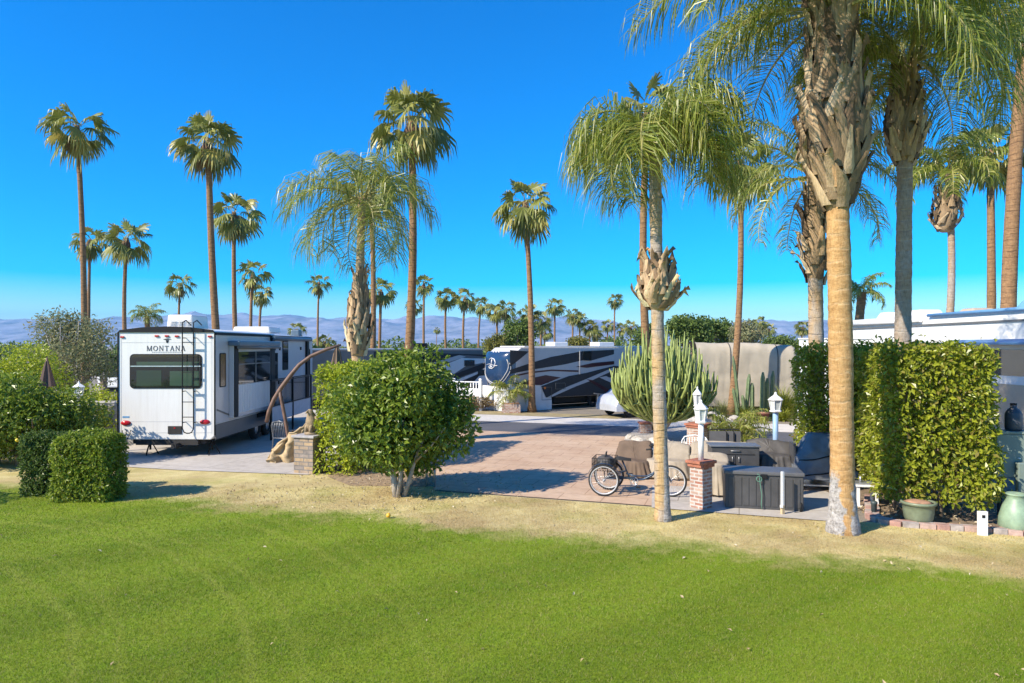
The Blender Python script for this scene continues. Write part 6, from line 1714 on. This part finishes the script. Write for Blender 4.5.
# stacked folding chairs (three leaning frames) and a white tubular chair
for k in range(3):
    b = q(722 + k * 7.5, 472) + Vector((0, .35, 0))
    t = thing('folding_chair', ('folded black chair leaning behind the cart, left one of three', 'folded black chair leaning behind the cart, middle one of three', 'folded black chair leaning behind the cart, right one of three')[k], 'chair', b, LOT + R(4), 'folded black chairs leaning together')
    mb = MB(); mb.tube([(-.24, -.1, 0), (-.24, .14, .9), (-.17, .18, 1.0), (.17, .18, 1.0), (.24, .14, .9), (.24, -.1, 0)], .014, 8); mb.tube([(-.2, .16, 0), (-.2, .0, .6)], .012, 6); mb.tube([(.2, .16, 0), (.2, .0, .6)], .012, 6); mb.build('frame', M_black, t)
    mb = MB(); mb.prism([(-.21, .05, .62), (.21, .05, .62), (.21, .15, .96), (-.21, .15, .96)], (0, 1, -.2), .02); mb.build('backrest', M_resin, t)
    mb = MB(); mb.prism([(-.2, -.04, .18), (.2, -.04, .18), (.2, .03, .52), (-.2, .03, .52)], (0, 1, -.2), .025); mb.build('seat', M_resin, t)
tubes_chair('patio_chair', 'white tubular patio chair standing behind the lantern pillar', q(697, 474) + Vector((0, .2, 0)), R(165), M_vinyl, M_white2, .62, .92)

# small white table right of the orange trunk
t = thing('side_table', 'small white plastic table right of the orange palm trunk', 'table', q(869, 508) + Vector((0, .15, 0)), R(-12))
MB().b2((-.22, -.22, .40), (.22, .22, .44)).build('top', M_white2, t, bev=.01)
for x in (-.17, .17):
    MB().b2((x - .025, -.19, .02), (x + .025, -.14, .40)).build('leg', M_white2, t); MB().b2((x - .025, .14, .02), (x + .025, .19, .40)).build('leg', M_white2, t)
    MB().b2((x - .03, -.21, 0), (x + .03, .21, .035)).build('foot', M_white2, t)
t = thing('tray', 'grey metal tray lying on the small white table', 'tray', q(867, 508, .018 + .44) + Vector((0, .15, 0)), R(-12)); MB().b2((-.26, -.16, 0.003), (.2, .16, .025)).build('plate', M_steel, t, bev=.008); MB().tube([(-.05, 0, .02), (-.05, 0, .14)], .02, 8).build('knob', M_steel, t)
t = thing('bollard_lamp', 'short dark garden bollard in the shade of the orange trunk', 'bollard', gp(874, 516)); MB().lathe([(.05, 0), (.05, .22), (.06, .23), (.06, .27), (.02, .29), (.001, .29)], seg=14).build('post', M('dark_green_metal', (.05, .07, .07), .5), t); MB().lathe([(.075, 0), (.075, .015), (.001, .016)], seg=14).build('flange', M_black, t)

# brick edging that curves in front of the hedge
def edging():
    t = thing('brick_edging', 'low curved edging of grey-red bricks in front of the hedge bed', 'edging', (0, 0, 0))
    path = [(7.45, 14.3), (7.15, 13.75), (6.9, 13.2), (6.62, 12.7), (6.62, 12.35), (6.9, 12.08), (7.4, 11.92), (8.0, 11.75), (8.6, 11.5), (9.4, 11.2), (10.2, 10.9), (11.5, 10.45)]
    pts = [Vector((x, y, 0)) for x, y in path]; rr = random.Random(4)
    acc = 0; mb = MB(); k = 0
    for a, b in zip(pts, pts[1:]):
        d = b - a; L = d.length; an = math.atan2(d.y, d.x); n = max(1, round(L / .21))
        for i in range(n):
            c = a.lerp(b, (i + .5) / n); mb.box((c.x, c.y, .035 + rr.uniform(0, .012)), (L / n - .012, .12, .11), an + rr.uniform(-.06, .06), k % 3); k += 1
            c2 = c + Vector((-math.sin(an), math.cos(an), 0)) * .125; mb.box((c2.x, c2.y, .03 + rr.uniform(0, .012)), (L / n - .012, .12, .10), an + rr.uniform(-.06, .06), (k + 1) % 3)
    mb.build('bricks', [M('edging_brick_red', (.36, .21, .17), .9, var=.3, scale=9), M('edging_brick_grey', (.34, .29, .26), .9, var=.3, scale=9), M('edging_brick_rose', (.42, .29, .24), .9, var=.3, scale=9)], t, bev=.008)
edging()

# pots, posts, utility boxes at the right edge
M_olive = M('olive_glaze', (.17, .20, .125), .45, var=.25, scale=5); M_mint = M('mint_glaze', (.24, .33, .22), .45, var=.25, scale=5); M_util = M('green_grey_enamel', (.17, .215, .185), .5, var=.12)
M_soil = M('pot_soil', (.36, .20, .12), .95, var=.4, scale=9)
b = gp(927, 528) + Vector((0, .25, .03)); t = thing('plant_pot', 'round olive green pot filled with soil at the hedge foot', 'pot', b)
MB().lathe([(.001, 0), (.20, 0), (.235, .1), (.255, .25), (.26, .33), (.29, .34), (.295, .385), (.265, .39), (.25, .36), (.001, .36)], seg=28).build('vessel', M_olive, t)
MB().lathe([(.24, .365), (.15, .395), (.001, .41)], seg=20).build('soil', M_soil, t)
b = gp(1020, 536) + Vector((.12, .25, .03)); t = thing('plant_pot', 'tall mint green jar at the right picture edge', 'pot', b)
MB().lathe([(.001, 0), (.22, 0), (.265, .08), (.255, .22), (.20, .42), (.14, .54), (.13, .60), (.16, .62), (.14, .64), (.11, .60), (.001, .58)], seg=28).build('vessel', M_mint, t)
MB().lathe([(.11, .60), (.001, .62)], seg=16).build('soil', M_soil, t)
b = gp(982.5, 535.5); t = thing('marker_post', 'short white square post with black mark at the hedge foot', 'post', b, R(-8))
MB().box((0, 0, .20), (.15, .05, .42)).build('board', M_white2, t, bev=.005); mb = MB(); mb.b2((-.02, -.029, .30), (.03, -.026, .35)); mb.build('mark', M_black, t)
b = gp(1012, 528) + Vector((.42, .7, .03)); t = thing('utility_box', 'green-grey electric pedestal box beside the hedge at the right edge', 'utility box', b, R(-12))
MB().b2((-.25, -.16, .75), (.5, .16, 1.55)).build('cabinet', M_util, t, bev=.02); MB().b2((-.27, -.18, 1.55), (.52, .18, 1.60)).build('lid', M_util, t, bev=.01)
MB().b2((.05, -.30, .5), (.55, -.165, 1.05)).build('meter_box', M_util, t, bev=.02)
for x in (-.1, .35): MB().box((x, .05, .38), (.06, .06, .76)).build('leg', M_under, t)
for x, z in ((.12, 1.1), (.3, 1.22), (.2, .75)): MB().lathe([(.001, 0), (.03, 0), (.025, .02), (.001, .022)], seg=10).build('knob', M_white2, t).location = (x, -.17 if z > 1.05 else -.31, z)
t = thing('water_jug', 'dark slate jug standing on the electric pedestal box', 'jug', b + Vector((.12, 0, 1.605))); MB().lathe([(.001, 0), (.13, 0), (.14, .05), (.14, .3), (.10, .38), (.05, .42), (.05, .48), (.001, .48)], seg=18).build('body', M('slate_plastic', (.05, .055, .07), .5), t); MB().lathe([(.055, .47), (.055, .5), (.001, .5)], seg=14).build('cap', M_black, t)

# two short chrome stand pipes behind the citrus tree
t = thing('bench', 'narrow grey metal rack standing right of the citrus trunk', 'rack', gp(430, 488) + Vector((0, .1, .016)), LOT)
for x in (-.1, .1): MB().tube([(x, 0, 0), (x, 0, .58)], .03, 10).build('leg', M_steel, t)
MB().b2((-.2, -.12, .58), (.2, .12, .62)).build('top', M_steel, t, bev=.01)

# square brick planter under the potted palm, brick stub by the cactus
b = gp(511, 412.5); t = thing('planter', 'square reddish brick planter holding the small feather palm', 'planter', b)
MB().b2((-.45, -.4, 0), (.45, .4, .42)).build('box', M_brickR, t); MB().b2((-.4, -.35, .42), (.4, .35, .46)).build('soil', M_soil, t)
t = thing('brick_stub', 'low red brick stub beside the gravel bed at the street', 'pillar', gp(645, 433)); MB().box((0, 0, .18), (.4, .4, .36)).build('shaft', M_brickR, t); MB().box((0, 0, .38), (.46, .46, .06)).build('cap', M_redbrick, t)
t = thing('plant_pot', 'dark red clay pot under the columnar cactus', 'pot', gp(763, 421)); MB().lathe([(.001, 0), (.2, 0), (.26, .3), (.29, .3), (.29, .38), (.001, .36)], seg=18).build('vessel', M('clay', (.20, .08, .06), .7), t); MB().lathe([(.25, .37), (.001, .39)], seg=14).build('soil', M_soil, t)
# stones of the bed
def stones():
    rr = random.Random(9); src = []
    for s in range(4):
        bmh = bmesh.new(); bmesh.ops.create_icosphere(bmh, subdivisions=2, radius=1)
        for v in bmh.verts: v.co *= 1 + .35 * noise.noise(v.co * 1.3 + Vector((s * 7, 0, 0)))
        me = bpy.data.meshes.new('stone'); bmh.to_mesh(me); bmh.free(); me.materials.append(M('pale_stone_%d' % s, (.40 + .05 * s, .37 + .045 * s, .33 + .04 * s), .9, var=.25, scale=4, bmp=.4)); src.append(me)
    spots = [(636, 441), (650, 446), (643, 447), (660, 447), (630, 439), (672, 448), (655, 443), (690, 448), (700, 446), (712, 447), (712, 418), (720, 421), (734, 420), (700, 420), (694, 423), (745, 423), (706, 424), (728, 424), (639, 444), (665, 444)]
    for i, (px, py) in enumerate(spots):
        o = link('stone', src[i % 4]); b_ = gp(px, py); s_ = rr.uniform(.10, .2) * (1.6 if py < 430 else 1); o.location = b_ + Vector((0, 0, s_ * .45)); o.scale = (s_ * 1.3, s_, s_ * .75); o.rotation_euler = (0, 0, rr.uniform(0, 6))
        far_ = py < 430
        tag(o, 'pale rounded stone among the rocks across the street by the tan cover' if far_ else 'pale rounded stone at the edge of the gravel bed under the cactus', 'stone', 'stones across the street' if far_ else 'stones of the gravel bed')
stones()

# on the lawn: an orange, fallen leaves
t = thing('orange', 'single fallen orange lying on the lawn below the citrus tree', 'fruit', gp(388.5, 517.5, .02)); MB().lathe([(.001, 0), (.025, .004), (.042, .03), (.042, .048), (.028, .075), (.001, .082)], seg=16).build('peel', M_fruit, t, True)
def fallen():
    n = 520; Y = 6.2 + 10.5 * rng.random(n) ** .9; X = rng.uniform(-1, 1, n) * Y * .75
    k = rng.random(n) < np.where(Y + .34 * X > 11.5, 1.0, .16); k &= (Y + .333 * X < 14.3); X, Y = X[k], Y[k]
    P = np.stack([X, Y, np.full(len(X), .035)], 1); N = unit(rng.normal(0, .25, (len(X), 3)) + np.array([0, 0, 1.0]))
    P2 = []
    # litter below the citrus tree
    m = 700; a = rng.uniform(0, 6.283, m); r_ = 2.3 * np.sqrt(rng.random(m)); L = np.stack([lc.x - .6 + r_ * np.cos(a) * 1.5, lc.y + .9 + r_ * np.sin(a), np.full(m, .022)], 1)
    m2 = 600; L2 = np.stack([rng.uniform(6.6, 10.5, m2), rng.uniform(11.2, 13.5, m2), np.full(m2, .045)], 1); L2 = L2[L2[:, 1] + .35 * L2[:, 0] > 14.75]
    P = np.concatenate([P, L, L2]); N = np.concatenate([N, unit(rng.normal(0, .3, (len(L) + len(L2), 3)) + np.array([0, 0, 1.0]))])
    o = link('fallen_leaves', leaves_mesh('fallen_leaves', P, N, .062, leafmat('fallen_leaf', (.28, .19, .09), (.50, .40, .24), .1, .8, .2, (.6, .53, .4)), .5, spread=1.2, droop=0.0))
    tag(o, 'dry fallen leaves scattered over the lawn and beds', kind='stuff')
fallen()
